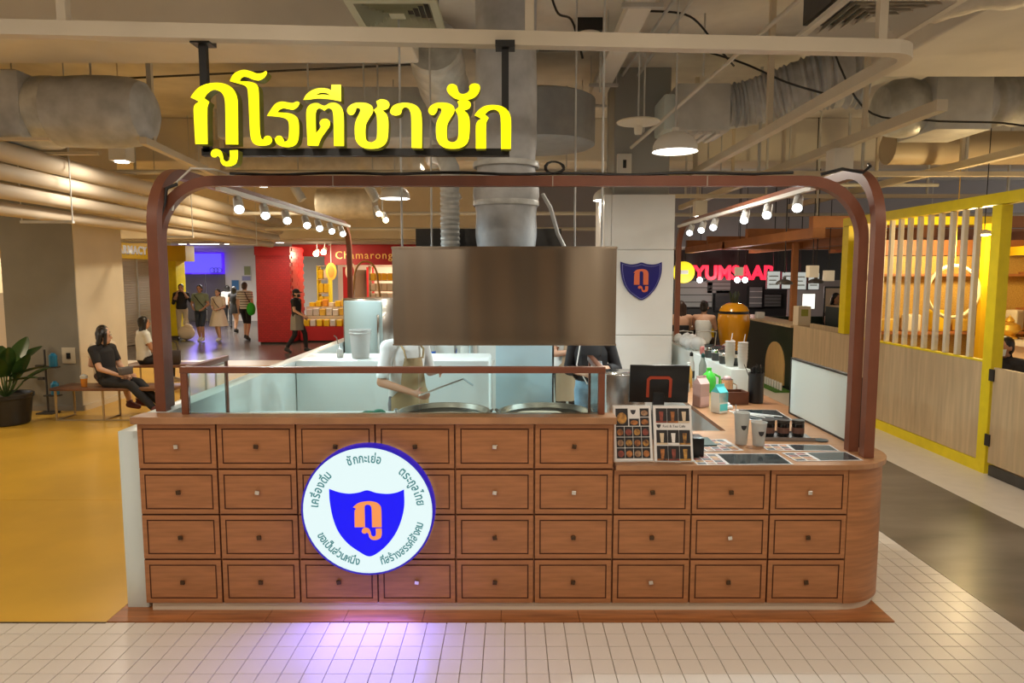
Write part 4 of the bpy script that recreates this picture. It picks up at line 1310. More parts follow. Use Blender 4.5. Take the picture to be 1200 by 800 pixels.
for (x, y, z) in ((3.43, 5.6, 3.39), (5.56, 5.4, 3.39)):
    e = empty('ceiling_rail', (x, y, z), 0, 'white square rail running back above the %s' % ('dark aisle' if x < 4 else 'yellow stall'), 'rail')
    MB().b2((-.045, 0, -.045), (.045, 8.5, .045)).build('rail', BEIGE, e)
    for k in range(4):
        MB().b2((-.02, 1.2 + 2 * k, .046), (.02, 1.24 + 2 * k, 4.6 - z)).build('hanger', BEIGE, e)
for (x0, x1, y, z, lab) in ((2.6, 9, 8.75, 3.30, 'white cross rail above the dark aisle'), (2.3, 9, 11.2, 3.30, 'second white cross rail above the dark aisle'), (-9, -2.4, 10.9, 3.56, 'white cross rail behind the wrapped left duct')):
    e = empty('cross_rail', (x0, y, z), 0, lab, 'rail')
    MB().b2((0, -.03, -.03), (x1 - x0, .03, .03)).build('rail', BEIGE, e)
    k = .5
    while k < x1 - x0:
        MB().b2((k - .015, -.015, .031), (k + .015, .015, 4.6 - z)).build('hanger', GALV, e)
        k += 1.3
for i, pts in enumerate((((.35, 6.5, 4.6), (.42, 6.5, 4.42), (.55, 6.6, 4.40), (.62, 6.6, 4.2), (.66, 6.6, 4.05)), ((1.3, 6.8, 4.55), (1.7, 6.8, 4.5), (2.0, 6.9, 4.25), (2.2, 7, 4.1)),
                         ((2.2, 8.0, 4.55), (2.5, 7.6, 4.3), (2.8, 7.2, 4.0), (3.1, 6.9, 3.8)), ((3.2, 7.3, 4.6), (3.6, 7.2, 3.75), (4.2, 7.1, 3.6), (4.9, 7.0, 3.55), (5.4, 6.9, 3.44)), ((-3.9, 7, 4.5), (-3.5, 7, 4.38), (-3.1, 7, 4.4), (-2.8, 7, 4.36)))):
    thing(wob(pts, .011, 24, 0, 6), 'hanging_cable', BLACKP, ['black cable dropping beside the exhaust riser', 'black cable arching over the cable tray', 'black cable slanting past the crumpled duct', 'black cable hanging over the dark aisle', 'black cable stapled under the front beam'][i], 'cable')
for i, (x, y, z0_) in enumerate(((.9, 7.2, 3.9), (1.45, 7.7, 3.6), (1.9, 7.0, 4.0), (2.7, 9.6, 3.5), (3.0, 10, 3.4), (-2.2, 7.6, 3.9), (-1.6, 7.6, 3.8), (-1.45, 7.6, 3.8), (.75, 9.6, 3.5), (3.9, 9.8, 3.4), (-4.4, 9.8, 3.4), (-3.2, 10.4, 3.985), (-2.1, 10.4, 3.99))):
    thing(MB().tube([(x, y, z0_), (x, y, 4.6)], .010, 6), 'drop_rod', GALV, 'thin steel drop rod hanging from the concrete ceiling', 'rod', 'ceiling drop rods')
# black speaker and its bracket
spk = empty('ceiling_speaker', tuple(px(690, 36, 7.2)), 0, 'black box speaker with a pale dome under the ceiling', 'speaker')
MB().b2((-.13, -.1, -.03), (.13, .1, .17), bev=.01).build('case', BLACKP, spk, True)
MB().lathe([(.12, -.03), (.11, -.06), (.06, -.085), (.0001, -.09)], seg=22).build('dome', HOUS, spk, True)
MB().b2((-.02, -.02, .17), (.02, .02, 4.6 - spk.location.z)).build('mount', GALV, spk)
# disc antenna
dn = empty('disc_antenna', tuple(px(748, 148, 6.6)), 0, 'white disc antenna with a stub hanging beside the dome pendant', 'antenna')
MB().lathe([(.0001, .055), (.06, .06), (.19, .05), (.205, .04), (.20, .03), (.10, .015), (.04, .0), (.036, -.06), (.03, -.075), (.0001, -.075)], seg=30).build('disc', mat('cream plastic', (.70, .66, .54), .4), dn, True)
MB().tube([(0, 0, .05), (0, 0, 4.6 - dn.location.z)], .008, 6).build('rod', GALV, dn)


def dome_pendant(x, y, Y, r, power, label):
    p = px(x, y, Y)
    e = empty('dome_pendant', tuple(p), 0, label, 'pendant lamp')
    prof = [(r, 0), (r * .98, .02)] + [(r * math.cos(a), .02 + r * .78 * math.sin(a)) for a in [PI / 2 * k / 7 for k in range(1, 7)]] + [(.03, .02 + r * .80), (.03, .05 + r * .80), (.0001, .05 + r * .8)]
    MB().lathe(prof, seg=28, cap=False).build('shade', HOUS, e, True)
    MB().lathe([(r * .93, .012), (r * .9, .004), (.0001, -.002)], seg=28, cap=False).build('lens', LAMPW, e, True)
    MB().tube([(0, 0, .05 + r * .8), (0, 0, 4.6 - p.z)], .008, 8).build('stem', GALV, e)
    light('pendant_light', 'AREA', (0, 0, -.03), power, (1, .93, .8), r * 1.6, (0, 0, -3), e)


dome_pendant(791, 178, 6.2, .20, 45, 'bright white dome pendant above the right end of the kiosk')
dome_pendant(463, 233, 9.3, .20, 35, 'white dome pendant hanging behind the hood, left of the riser')
dome_pendant(711, 235, 9.0, .18, 35, 'white dome pendant in front of the white column')
# electrical box on the upper column
eb = empty('electrical_box', tuple(px(731, 193, 8.748)), 0, 'white electrical isolator box on the grey column top', 'switch box')
MB().b2((-.09, -.06, -.13), (.09, .0, .13), bev=.01).build('case', HOUS, eb, True)
MB().b2((-.02, -.075, -.05), (.02, -.061, .05)).build('switch', BLACKP, eb)
# small spots seen under the arch
for (x, y, Y, lab) in ((350, 226, 9.8, 'grey cylinder spot lamp left of the pendant, unlit side to view'), (437, 226, 9.8, 'grey cylinder spot lamp pointing at the red shop'), (533, 226, 9.8, 'grey cylinder spot lamp next to the exhaust riser')):
    p = px(x, y, Y)
    e = empty('cylinder_spot', tuple(p), 0, lab, 'spot lamp')
    MB().tube([(-.06, 0, .09), (.05, 0, -.10)], .065, 14).build('head', GALV, e, True)
    MB().tube([(0, 0, .08), (0, 0, 4.6 - p.z)], .01, 6).build('stem', GALV, e)
tw_ = empty('twin_spot', tuple(px(448, 250, 11.1)), 0, 'twin warm glowing spot lamps hanging left of the hood', 'spot lamp')
MB().tube([(0, 0, .05), (0, 0, 4.6 - tw_.location.z)], .01, 6).build('stem', GALV, tw_)
for i in range(2):
    MB().tube([(-.10 + i * .11, 0, .10 - i * .1), (-.05 + i * .11, -.05, .0 - i * .1)], .045, 12).build('head', GALV, tw_, True)
    MB().ball((-.045 + i * .11, -.06, -.01 - i * .1), .045, 10, 6).build('bulb', LAMPWARM, tw_)

# ------------------------------------------------------------------ left background: pharmacy, hall end, red shop
ph = empty('pharmacy_sign', (-10.98, 17.6, 2.55), 0, 'yellow pharmacy fascia with white capital letters on the left shop wall', 'sign')
box_obj('fascia', (0, -3.0, -.06), (.12, 3.9, .44), mat('amber fascia with added glow', (.80, .50, .02), .5, emit=(1, .55, .02), estr=.22), ph, .01)  # faint glow added to the colour so the amber reads bright
box_obj('top_lip', (0, -3.0, .445), (.2, 3.9, .50), CREAM, ph)
t = text_mesh('PHARMACY', .31, .012, 'LEFT', offset=.012, spacing=1.22)
t.transform(Matrix.Rotation(PI / 2, 4, 'Z') @ Matrix.Rotation(PI / 2, 4, 'X'))
set_mats(t, mat('white sign letters', (.85, .82, .75), .4, emit=(1, .92, .8), estr=.25))
xs = [v.co.y for v in t.vertices]
sq = Matrix.Diagonal((1, 1.95 / (max(xs) - min(xs)), 1, 1))
t.transform(sq)
xs = [v.co.y for v in t.vertices]
inst(t, 'lettering', ph, (.135, 2.84 - max(xs), .08))
t2 = text_mesh('PHARMACY', .31, .010, 'LEFT', offset=.014, spacing=1.22)
t2.transform(Matrix.Rotation(PI / 2, 4, 'Z') @ Matrix.Rotation(PI / 2, 4, 'X'))
t2.transform(sq)
inst(set_mats(t2, TXTK), 'lettering_outline', ph, (.122, 2.86 - max(xs), .07))
sh_ = empty('roller_shutter', (-10.97, 18.9, 0), 0, 'closed beige roller shutter under the pharmacy sign', 'shutter')
SHM = mat('shutter slat', (.56, .47, .33), .45)
sl = MB().b2((0, -1.0, 0), (.03, 1.0, .066), bev=.01).mesh('slat', SHM)
for i in range(35):
    inst(sl, 'slat', sh_, (0, .1, .01 + i * .07))
    inst(sl, 'slat', sh_, (0, 2.14, .01 + i * .07))
for y in (-.95, 1.12, 3.16):
    box_obj('guide_rail', (0, y - .04, 0), (.06, y + .0, 2.48), GALV, sh_)
yp = empty('yellow_pillar', (-11.0, 21.9, 0), 0, 'yellow shop pillar with a stepped head next to the hall', 'pillar')
box_obj('shaft', (0, -.3, .1), (.42, .3, 2.45), YELP, yp)
box_obj('head', (0, -.3, 2.45), (.75, .3, 2.94), mat('amber head', (.74, .50, .03), .5), yp)
box_obj('base', (-.0, -.32, 0), (.45, .32, .1), DARK, yp)
# blue lit sign over the grey doorway
bs = empty('blue_light_sign', (-13.5, 29.97, 2.05), 0, 'glowing blue violet light box above the grey doorway', 'light box')
BLV = mat('blue violet light', (.1, .05, .6), .4, emit=(.13, .10, 1.0), estr=1.2)
box_obj('box', (-.98, -.22, .0), (.98, -.01, .93), mat('violet box side', (.06, .03, .35), .4, emit=(.08, .01, .9), estr=1.2), bs, .04)
box_obj('face', (-.92, -.235, .05), (.92, -.221, .88), BLV, bs)
for i in range(3):
    MB().lathe([(.10, 0), (.12, .0), (.12, .02), (.10, .02)], (.52 + .15 * i, -.245, .16), 14, axis='y', cap=False).build('ring_print', mat('ring ink', (.02, .02, .2), .5), bs)
light('sign_glow', 'AREA', (0, -.4, .4), 45, (.30, .22, 1.0), 1.2, (0, -4, -1.5), bs)
gd = empty('door_1', (-13.4, 29.99, 0)); gd['kind'] = 'structure'
DG = mat('dim grey door', (.15, .13, .125), .5)
for s in (-.86, .02):
    d = box_obj('door_leaf', (s, -.06, .01), (s + .84, -.0, 2.04), DG, gd, .01)
    MB().b2((s + (.74 if s < 0 else .06), -.10, .95), (s + (.78 if s < 0 else .10), -.061, 1.15)).build('pull', GALV, d)
for i, (x, y, w, h, m_, lab) in enumerate(((290, 317, .26, .36, mat('olive poster', (.30, .32, .14), .6), 'small framed olive poster high on the hall wall'),
                                         (276, 334, .30, .42, mat('blue poster', (.06, .20, .42), .6), 'blue notice on the white hall wall by the doorway'),
                                         (289, 326, .36, .18, mat('screen print', (.30, .30, .5), .4), 'small wall screen below the olive poster'))):
    p = px(x, y, 29.95)
    e = empty('wall_notice', tuple(p), 0, lab, 'notice')
    box_obj('frame', (-w / 2 - .02, -.02, -h / 2 - .02), (w / 2 + .02, .0, h / 2 + .02), GALV, e)
    box_obj('print', (-w / 2, -.026, -h / 2), (w / 2, -.021, h / 2), m_, e)
for i, (x, y, w) in enumerate(((240, 287, 1.0), (280, 286, 1.0), (214, 288, .25))):
    p = px(x, y, 24)
    e = empty('hall_ceiling_lamp', (p.x, 24, 3.09), 0, ['white linear lamp under the hall ceiling above the couple', 'white linear lamp under the hall ceiling beside the red pillar', 'round hall lamp beside the yellow pillar'][i], 'ceiling lamp')
    MB().b2((-w / 2, -.08, 0), (w / 2, .08, .06)).build('body', HOUS, e)
    MB().b2((-w / 2 + .02, -.07, -.008), (w / 2 - .02, .07, -.001)).build('tube', LAMPW, e)
    light('hall_light', 'AREA', (0, 0, -.05), 165, (1, .94, .86), .8, (0, 0, -3), e)
rl = empty('recessed_round_lamp', (px(288, 277, 16.5).x, 18.9, 2.915), 0, 'round recessed lamp in the bulkhead before the red pillar', 'ceiling lamp')
MB().lathe([(.14, 0), (.14, -.01), (.11, -.012)], seg=20).build('ring', HOUS, rl)
MB().lathe([(.11, -.013), (.0001, -.014)], seg=20).build('lens', LAMPW, rl)
light('recessed_light', 'AREA', (0, 0, -.04), 45, (1, .92, .8), .25, (0, 0, -3), rl)

# red brick pillar: bricks in the material (too fine to pick apart)
RED = bpy.data.materials.new('red painted brick'); RED.use_nodes = True
nt = RED.node_tree; b_ = nt.nodes['Principled BSDF']; b_.inputs['Roughness'].default_value = .45
br_ = nt.nodes.new('ShaderNodeTexBrick'); tc = nt.nodes.new('ShaderNodeTexCoord'); mp_ = nt.nodes.new('ShaderNodeMapping')
mp_.inputs['Rotation'].default_value = (PI / 2, 0, 0)
nt.links.new(tc.outputs['Object'], mp_.inputs[0]); nt.links.new(mp_.outputs[0], br_.inputs['Vector'])
br_.inputs['Scale'].default_value = 4.5
br_.inputs['Color1'].default_value = (.42, .012, .014, 1); br_.inputs['Color2'].default_value = (.34, .01, .012, 1); br_.inputs['Mortar'].default_value = (.20, .005, .008, 1)
nt.links.new(br_.outputs['Color'], b_.inputs['Base Color'])
bpn = nt.nodes.new('ShaderNodeBump'); bpn.inputs['Strength'].default_value = .4; nt.links.new(br_.outputs['Fac'], bpn.inputs['Height']); bpn.invert = True
nt.links.new(bpn.outputs[0], b_.inputs['Normal'])
REDP = mat('red painted board', (.44, .015, .018), .4)
rp = empty('red_brick_pillar', (-6.97, 20.6, 0), 0, 'tall red brick-clad shop pillar at the hall corner', 'pillar')
box_obj('front_face', (-.5, -.6, .06), (.5, -.5, 2.85), RED, rp)
box_obj('core', (-.5, -.499, .06), (.5, .65, 2.85), REDP, rp)
rows = MB().b2((0, -.27, 0), (.02, .27, .10)).mesh('brick', REDP)
for i in range(24):
    for j in range(2):
        inst(rows, 'brick', rp, (.5, -.24 + j * .56 + (.14 if i % 2 else 0) - .06, .14 + i * .112))
box_obj('top_border', (-.52, -.62, 2.6), (.52, -.6, 2.85), REDP, rp)
box_obj('kick', (-.45, -.55, 0), (.5, .6, .06), BLACK, rp)
# shop fascia and lettering
fa = empty('red_shop_fascia', (-4.2, 22.1, 2.34), 0, 'red shop fascia with thin gold lettering', 'sign')
box_obj('board', (-1.83, 0, 0), (1.9, .1, .62), mat('deep red board', (.36, .012, .02), .45), fa)
box_obj('upper_band', (-2.9, .1, .28), (2.2, .2, .66), REDP, fa)
for x in (-1.7, 1.75):
    box_obj('hanger', (x, .02, .62), (x + .05, .07, .81), GALV, fa)
t = text_mesh('Chamarong', .34, .01, 'LEFT', spacing=1.18)
t.transform(Matrix.Rotation(PI / 2, 4, 'X'))
inst(set_mats(t, mat('gold letters', (.70, .42, .10), .3, .2, emit=(1, .6, .15), estr=.25)), 'lettering', fa, (-1.48, -.012, .2))
for i, x in enumerate((-6.5, -6.1)):
    p = px(371 + i * 9, 296 - i * 2, 21.2)
    e = empty('shop_spot_lamp', tuple(p), 0, 'bright round spot lamp before the red shop fascia', 'spot lamp', 'red shop spot lamps')
    MB().tube([(0, .08, .06), (0, -.06, -.03)], .07, 12).build('head', HOUS, e, True)
    MB().ball((0, -.07, -.035), .085, 12, 8).build('bulb', LAMPWARM, e)
    MB().tube([(0, .05, .05), (0, .05, 3.15 - p.z)], .01, 6).build('stem', GALV, e)
    light('shop_light', 'POINT', (0, -.25, -.1), 45, (1, .78, .5), .1, None, e)
PINKW = mat('pale shop wall', (.74, .60, .48), .7)
struct('wall_red_shop', MB().b2((-6.4, 25.2, 0), (-1.2, 25.4, 3.0)), PINKW)
light_e = empty('shop_strip_lamp', (-4.2, 23.6, 2.85), 0, 'linear lamp inside the red shop', 'ceiling lamp')
MB().b2((-1.2, -.06, 0), (1.2, .06, .05)).build('body', HOUS, light_e)
MB().b2((-1.18, -.05, -.01), (1.18, .05, -.001)).build('tube', LAMPW, light_e)
for x in (-1.0, 1.0):
    MB().tube([(x, 0, .05), (x, 0, .30)], .01, 6).build('stem', GALV, light_e)
light('shop_strip_light', 'AREA', (0, 0, -.05), 160, (1, .84, .6), 1.4, (0, 0, -3), light_e)
for i, x in enumerate((-5.95, -5.1)):
    tag(box_obj('red_upright', (x - .12, 24.6, 0), (x + .12, 24.8, 2.3), REDP), ['red upright board inside the shop beside the yellow shelf', 'red upright board inside the shop beside the hanging round sign'][i], 'post')
tag(box_obj('brown_door_panel', (-5.75, 25.0, .0), (-5.25, 25.15, 2.2), mat('brown panel', (.26, .17, .10), .5)), 'brown panel on the back wall of the red shop', 'panel')
# hanging oval signs
for i, x in enumerate((388, 411)):
    p = px(x, 318, 21.4)
    e = empty('oval_shop_sign', tuple(p), 0, ['yellow oval sign hanging in the red shop doorway', 'pale oval sign hanging behind the kiosk post'][i], 'sign')
    pts = [(.17 * math.cos(2 * PI * k_ / 24), .27 * math.sin(2 * PI * k_ / 24)) for k_ in range(24)]
    MB().prism(pts, .05, fn=lambda u, w, d: (u, d, w)).build('board', [mat('gold board', (.75, .42, .05), .4), mat('cream board', (.7, .55, .42), .4)][i], e)
    MB().prism([(u * .6, w * .7) for u, w in pts], -.006, fn=lambda u, w, d: (u, -.001 + d, w)).build('inner_oval', [mat('orange print', (.70, .22, .03), .5), REDP][i], e)
    MB().tube([(0, .02, .27), (0, .02, 3.15 - p.z)], .01, 6).build('chain', GALV, e)
# shelves with packets
YPK = [mat('yellow packet', (.80, .52, .02), .35), mat('orange packet', (.75, .30, .03), .35), mat('cream packet', (.75, .66, .48), .4), mat('gold packet', (.70, .44, .06), .3), mat('clear pack', (.62, .58, .50), .25)]
pk_big = [MB().box((0, 0, .5), (1, 1, 1), bev=.12).mesh('packet', m_) for m_ in YPK]


def packet(mi, loc, s, lab, grp, rz=0.0):
    o_ = inst(pk_big[mi], 'snack_packet', None, loc, (0, 0, rz), s)
    tag(o_, lab, 'packet', grp)
    return o_


def shelf(x0, x1, y, zs, d, name, label):
    e = empty(name, ((x0 + x1) / 2, y, 0), 0, label, 'shelf')
    w = (x1 - x0) / 2
    for s in (-w, w - .03):
        box_obj('side', (s, -d / 2, 0), (s + .03, d / 2, zs[-1] + .02), YELP if 'wooden' not in label else PANELW, e)
    for z in zs:
        box_obj('board', (-w + .031, -d / 2, z), (w - .031, d / 2, z + .02), PANELW, e)
    return e


shelf(-6.38, -5.98, 22.6, (.5, .98, 1.40, 1.86, 2.3), .4, 'wall_shelf', 'narrow yellow shelf of packets inside the red shop by the pillar')
for r, z in enumerate((1.0, 1.42, 1.88)):
    for c in range(2):
        packet([0, 0, 2][r] if c else 0, (-6.27 + c * .17, 22.55, z + .021), (.15, .2, .30), 'yellow packet on the narrow shelf by the red pillar', 'packets on the narrow shelf')
shelf(-4.75, -3.70, 22.9, (.6, 1.15, 1.48, 1.82, 2.3), .4, 'wall_shelf', 'wide wooden shelf of packets inside the red shop')
for r, z in enumerate((1.171, 1.501, 1.841)):
    for c in range(5):
        packet([2, 2, 0][r], (-4.62 + c * .19, 22.85, z), (.17, .2, .24), ['white packet on the wide shop shelf, lower rows', 'white packet on the wide shop shelf, lower rows', 'yellow packet on the top row of the wide shop shelf'][r], 'packets on the wide shelf top' if r == 2 else 'packets on the wide shelf')
# display table in front of the shop
dt = empty('display_table', (-4.84, 21.0, 0), 0, 'red display table with stepped tiers before the shop', 'table')
box_obj('base', (-1.55, -.45, .05), (1.4, .5, .47), REDP, dt)
box_obj('kick', (-1.5, -.4, 0), (1.35, .45, .05), BLACK, dt)
box_obj('tier', (-1.55, -.1, .471), (1.4, .5, .78), mat('glass tier', (.6, .5, .35), .2), dt)
box_obj('tier', (-1.55, .2, .781), (1.4, .5, 1.04), mat('glass tier', (.6, .5, .35), .2), dt)
for c in range(8):
    packet([0, 4, 0][c % 3], (-6.22 + c * .20, 20.72, .472), (.168, .24, .21), 'packet on the lowest tier of the red display table', 'packets on the lowest tier', random.uniform(-.1, .1))
    packet([4, 4, 3][c % 3], (-6.22 + c * .20, 21.05, .782), (.18, .2, .20 + .03 * (c % 2)), 'clear packet on the middle tier of the red display table', 'packets on the middle tier', random.uniform(-.1, .1))
    packet([0, 0, 1, 2][c % 4], (-6.22 + c * .20, 21.35, 1.042), (.165, .2, .13 + .05 * (c % 3)), 'yellow packet on the top tier of the red display table', 'packets on the top tier', random.uniform(-.2, .2))
# woven hoop basket
wbk = empty('hoop_basket', (-4.25, 19.95, 0), 0, 'tall woven hoop basket frame behind the kiosk fridge', 'basket')
hp = [(.34 * math.cos(a) * (1.0 if math.sin(a) > 0 else 1), 0, 1.9 + .52 * math.sin(a)) for a in [PI * k_ / 16 for k_ in range(17)]]
hp = [(.46, 0, .9)] + hp + [(-.46, 0, .9)]
MB().tube(hp, .03, 8).build('hoop', mat('woven cane', (.52, .28, .08), .6), wbk, True)
MB().lathe([(.40, 0), (.46, .9), (.42, .9), (.36, .05), (.0001, .05)], seg=22).build('basket', mat('woven cane', (.52, .28, .08), .6), wbk, True)

# ------------------------------------------------------------------ right: yellow slatted stall along X = 4.88
XS = 4.88
ys = empty('yellow_stall', (XS, 6.9, 0), 0, 'yellow framed food stall with white slats and pale oak lower panels', 'stall')


def yk(name, lo, hi, m_, bev=.0):
    return box_obj(name, (lo[0] - XS, lo[1] - 6.9, lo[2]), (hi[0] - XS, hi[1] - 6.9, hi[2]), m_, ys, bev)


yk('oak_panel', (XS, 7.02, .125), (XS + .05, 9.78, 1.145), PANELW)
yk('oak_panel', (XS, 9.785, .125), (XS + .05, 11.8, 1.17), PANELW)
yk('oak_inner_panel', (XS + .28, 10.25, .125), (XS + .33, 11.8, 1.20), PANELW)
yk('base_strip', (XS - .012, 6.93, .0), (XS + .05, 9.9, .12), YELP)
yk('base_strip', (XS - .012, 9.905, .0), (XS + .05, 11.8, .12), PANELW)
yk('post', (XS - .01, 6.88, .0), (XS + .10, 7.015, 2.74), YELP)
yk('post', (XS - .01, 9.98, 1.175), (XS + .12, 10.16, 2.74), YELP)
yk('post', (XS + 1.9, 9.74, 0), (XS + 2.02, 9.90, 2.74), YELP)
yk('post', (6.15, 8.95, .0), (6.23, 9.03, 2.7), mat('amber steel', (.75, .45, .01), .45))
yk('top_beam', (XS - .012, 5.4, 2.745), (XS + .10, 10.16, 2.86), YELP)
yk('top_beam', (XS + .10, 9.78, 2.745), (XS + 2.02, 9.9, 2.86), YELP)
yk('inner_beam', (XS + 1.92, 6.9, 2.30), (XS + 2.02, 9.74, 2.42), mat('amber steel', (.75, .45, .01), .45))
yk('sill', (XS - .005, 7.02, 1.146), (XS + .055, 9.74, 1.165), YELP)
SLW = mat('cream slat', (.74, .66, .52), .45)
slm = MB().b2((-.025, -.025, 0), (.025, .025, 1.575), bev=.003).mesh('slat', SLW)
for i in range(12):
    inst(slm, 'slat', ys, (.045, 7.30 - 6.9 + i * .205, 1.167))
dr = empty('stall_gate', (XS - .01, 6.84, .05), 0, 'pale oak swing gate hinged at the yellow post', 'gate')
box_obj('leaf', (0, -1.1, .08), (.04, 0, 1.06), PANELW, dr, .003)
for z in (.25, .92):
    box_obj('hinge', (-.012, -.02, z), (.0, .05, z + .12), BLACK, dr)
box_obj('floor_wedge', (.0, -1.1, -.048), (.04, -.02, .06), DARK, dr)
# inside the stall: counter, gold ornaments, ring, mesh panel
si = empty('stall_counter', (6.75, 8.3, 0), 0, 'pale counter inside the yellow stall carrying gold ornaments', 'counter')
box_obj('body', (-.3, -1.25, .004), (.3, 1.25, 1.14), mat('peach counter', (.70, .50, .32), .5), si)
box_obj('top', (-.34, -1.28, 1.141), (.34, 1.28, 1.18), mat('white stone', (.72, .64, .52), .3), si)
GOLD = mat('gold ornament', (.80, .50, .08), .28, .7)
for i, (y, h, lab) in enumerate(((7.35, .34, 'gold bell-shaped urn next to the yellow post'), (8.15, .28, 'rounded gold pot inside the slatted stall'), (8.55, .40, 'tall gold ornament inside the slatted stall'), (9.2, .3, 'small gold urn at the far end of the stall counter'))):
    e = empty('gold_urn', (6.72, y, 1.181), 0, lab, 'urn')
    MB().lathe([(.10, 0), (.11, .02), (.07, .05), (.14, h * .4), (.12, h * .62), (.05, h * .75), (.06, h * .8)], seg=20).build('body', GOLD, e, True)
    MB().lathe([(.062, h * .8), (.04, h * .92), (.012, h), (.0001, h * 1.08)], seg=16).build('lid', GOLD, e, True)
rg = empty('ring_ornament', (5.80, 9.0, 1.82), 0, 'large pale ring ornament hung inside the slatted stall', 'ornament')
MB().tube([(.34 * math.cos(a), 0, .34 * math.sin(a)) for a in [2 * PI * k_ / 36 for k_ in range(36)]], .025, 8, closed=True).build('ring', mat('pale ring', (.75, .62, .38), .4), rg, True)
MB().tube([(0, 0, .34), (0, 0, 2.77)], .006, 6).build('cord', GOLD, rg)
sb = empty('stall_back_wall', (7.4, 8.4, 0), 0, 'amber mesh back wall of the yellow stall with wood shelves', 'partition')
box_obj('board', (0, -1.35, .004), (.05, 1.35, 2.3), mat('amber mesh board', (.50, .28, .06), .5, col2=(.72, .48, .12), scale=60), sb)
for z in (1.55, 2.05):
    box_obj('shelf_board', (-.3, -1.3, z), (-.001, 1.3, z + .03), ORANGEW, sb)
box_obj('sign_band', (-.06, -1.35, 2.31), (.05, 1.35, 2.55), ORANGEW, sb)
for i in range(5):
    o_ = inst(pk_big[[3, 0, 3, 2, 0][i]], 'gold_gift_box', None, (7.22, 7.3 + i * .48, 1.581), (0, 0, .1 * i), (.16, .2, .2))
    tag(o_, 'small gift box on the shelf inside the yellow stall', 'box', 'gift boxes in the stall')
ew = empty('stall_end_wall', (6.0, 9.62, 0), 0, 'amber mesh end wall of the yellow stall behind the slats', 'partition')
box_obj('board', (-1.0, 0, .004), (1.38, .05, 2.3), mat('amber mesh board', (.50, .28, .06), .5), ew)
for z in (1.22, 2.02):
    box_obj('shelf_board', (-1.0, -.22, z), (1.36, -.001, z + .035), ORANGEW, ew)
box_obj('sign_band', (-1.0, -.05, 2.31), (1.38, .05, 2.52), ORANGEW, ew)
for i in range(6):
    o_ = inst(pk_big[[3, 2, 0, 3, 0, 2][i]], 'gold_gift_box', None, (5.2 + i * .36, 9.5, 1.256), (0, 0, .1 * i), (.2, .16, .18 + .06 * (i % 3)))
    tag(o_, 'small gift box on the low shelf of the stall end wall', 'box', 'gift boxes on the end wall')
sl_ = empty('stall_lamp', (5.9, 8.62, 2.52), 0, 'small bright lamp behind the stall slats', 'lamp')
MB().lathe([(.10, .02), (.10, .05), (.03, .08), (.0001, .08)], seg=18).build('shade', HOUS, sl_)
MB().lathe([(.10, .02), (.0001, .0)], seg=18, cap=False).build('lens', LAMPWARM, sl_)
MB().tube([(0, 0, .08), (0, 0, 2.08)], .006, 6).build('cord', BLACKP, sl_)
light('stall_light', 'POINT', (0, 0, -.12), 110, (1, .74, .36), .15, None, sl_)

# green counter beyond
gc = empty('green_counter', (XS, 12.9, 0), 0, 'dark green counter with a pale arched panel and oak top', 'counter')
box_obj('front_panel', (.0, -1.05, .05), (.05, 2.2, 1.12), GREEND, gc)
box_obj('end_panel', (.051, 2.15, .05), (2.2, 2.2, 1.12), GREEND, gc)
box_obj('near_end', (.051, -1.05, .05), (2.2, -1.0, 1.12), GREEND, gc)
box_obj('oak_top', (-.04, -1.08, 1.121), (.5, 2.25, 1.16), PANELW, gc)
box_obj('kick', (.0, -1.05, 0.002), (.05, 2.2, .049), BLACK, gc)
ap = [(-.45, .06)] + [(.0 - .45 * math.cos(a), .06 + .30 + .45 * math.sin(a)) for a in [PI * k_ / 18 for k_ in range(19)]] + [(.45, .06)]
MB().prism(ap, -.02, fn=lambda u, w, d: (-.001 + d, u - .35, w)).build('arched_panel', mat('arch oak', (.62, .40, .15), .45, var=.12, stretch=(8, 8, .7)), gc)
tf_ = empty('turf_strip', (XS - .18, 12.6, 0.001), 0, 'narrow strip of green turf with white pickets at the foot of the green counter', 'turf')
box_obj('turf', (-.14, -.9, 0), (.14, 1.6, .03), mat('green turf', (.06, .17, .02), .9, var=.4, scale=60, bump=.8), tf_)
for i in range(14):
    box_obj('picket', (-.02, -.85 + i * .12, .03), (.0, -.79 + i * .12, .16), WHITEP, tf_)
nb = empty('napkin_box', (XS + .2, 11.95, 1.161), 0, 'cream menu box with a green print on the green counter', 'box')
MB().b2((-.11, -.11, 0), (.11, .11, .33), bev=.005).build('box', mat('cream box', (.72, .62, .46), .5), nb)
MB().b2((-.06, -.113, .16), (.06, -.111, .28)).build('print', mat('green print', (.35, .36, .06), .5), nb)
wpst = tag(box_obj('timber_post', (XS + .40, 12.9, 1.161), (XS + .50, 13.0, 2.62), ORANGEW), 'slim orange timber post standing on the green counter', 'post')
tag(box_obj('sugar_box', (XS + .05, 13.7, 1.161), (XS + .2, 13.85, 1.29), WHITEP, None, .01), 'small white box on the far end of the green counter', 'box')
# inner green counter and glass
g2 = empty('green_bar', (7.4, 13.2, 0), 0, 'second dark green bar with a glass screen behind the oak top', 'counter')
box_obj('body', (-1.2, -.3, .004), (1.6, .3, 1.42), GREEND, g2)
box_obj('glass', (-1.2, -.3, 1.421), (1.6, -.29, 1.60), GLASS, g2)
box_obj('top', (-1.2, -.28, 1.421), (1.6, .3, 1.44), PANELW, g2)
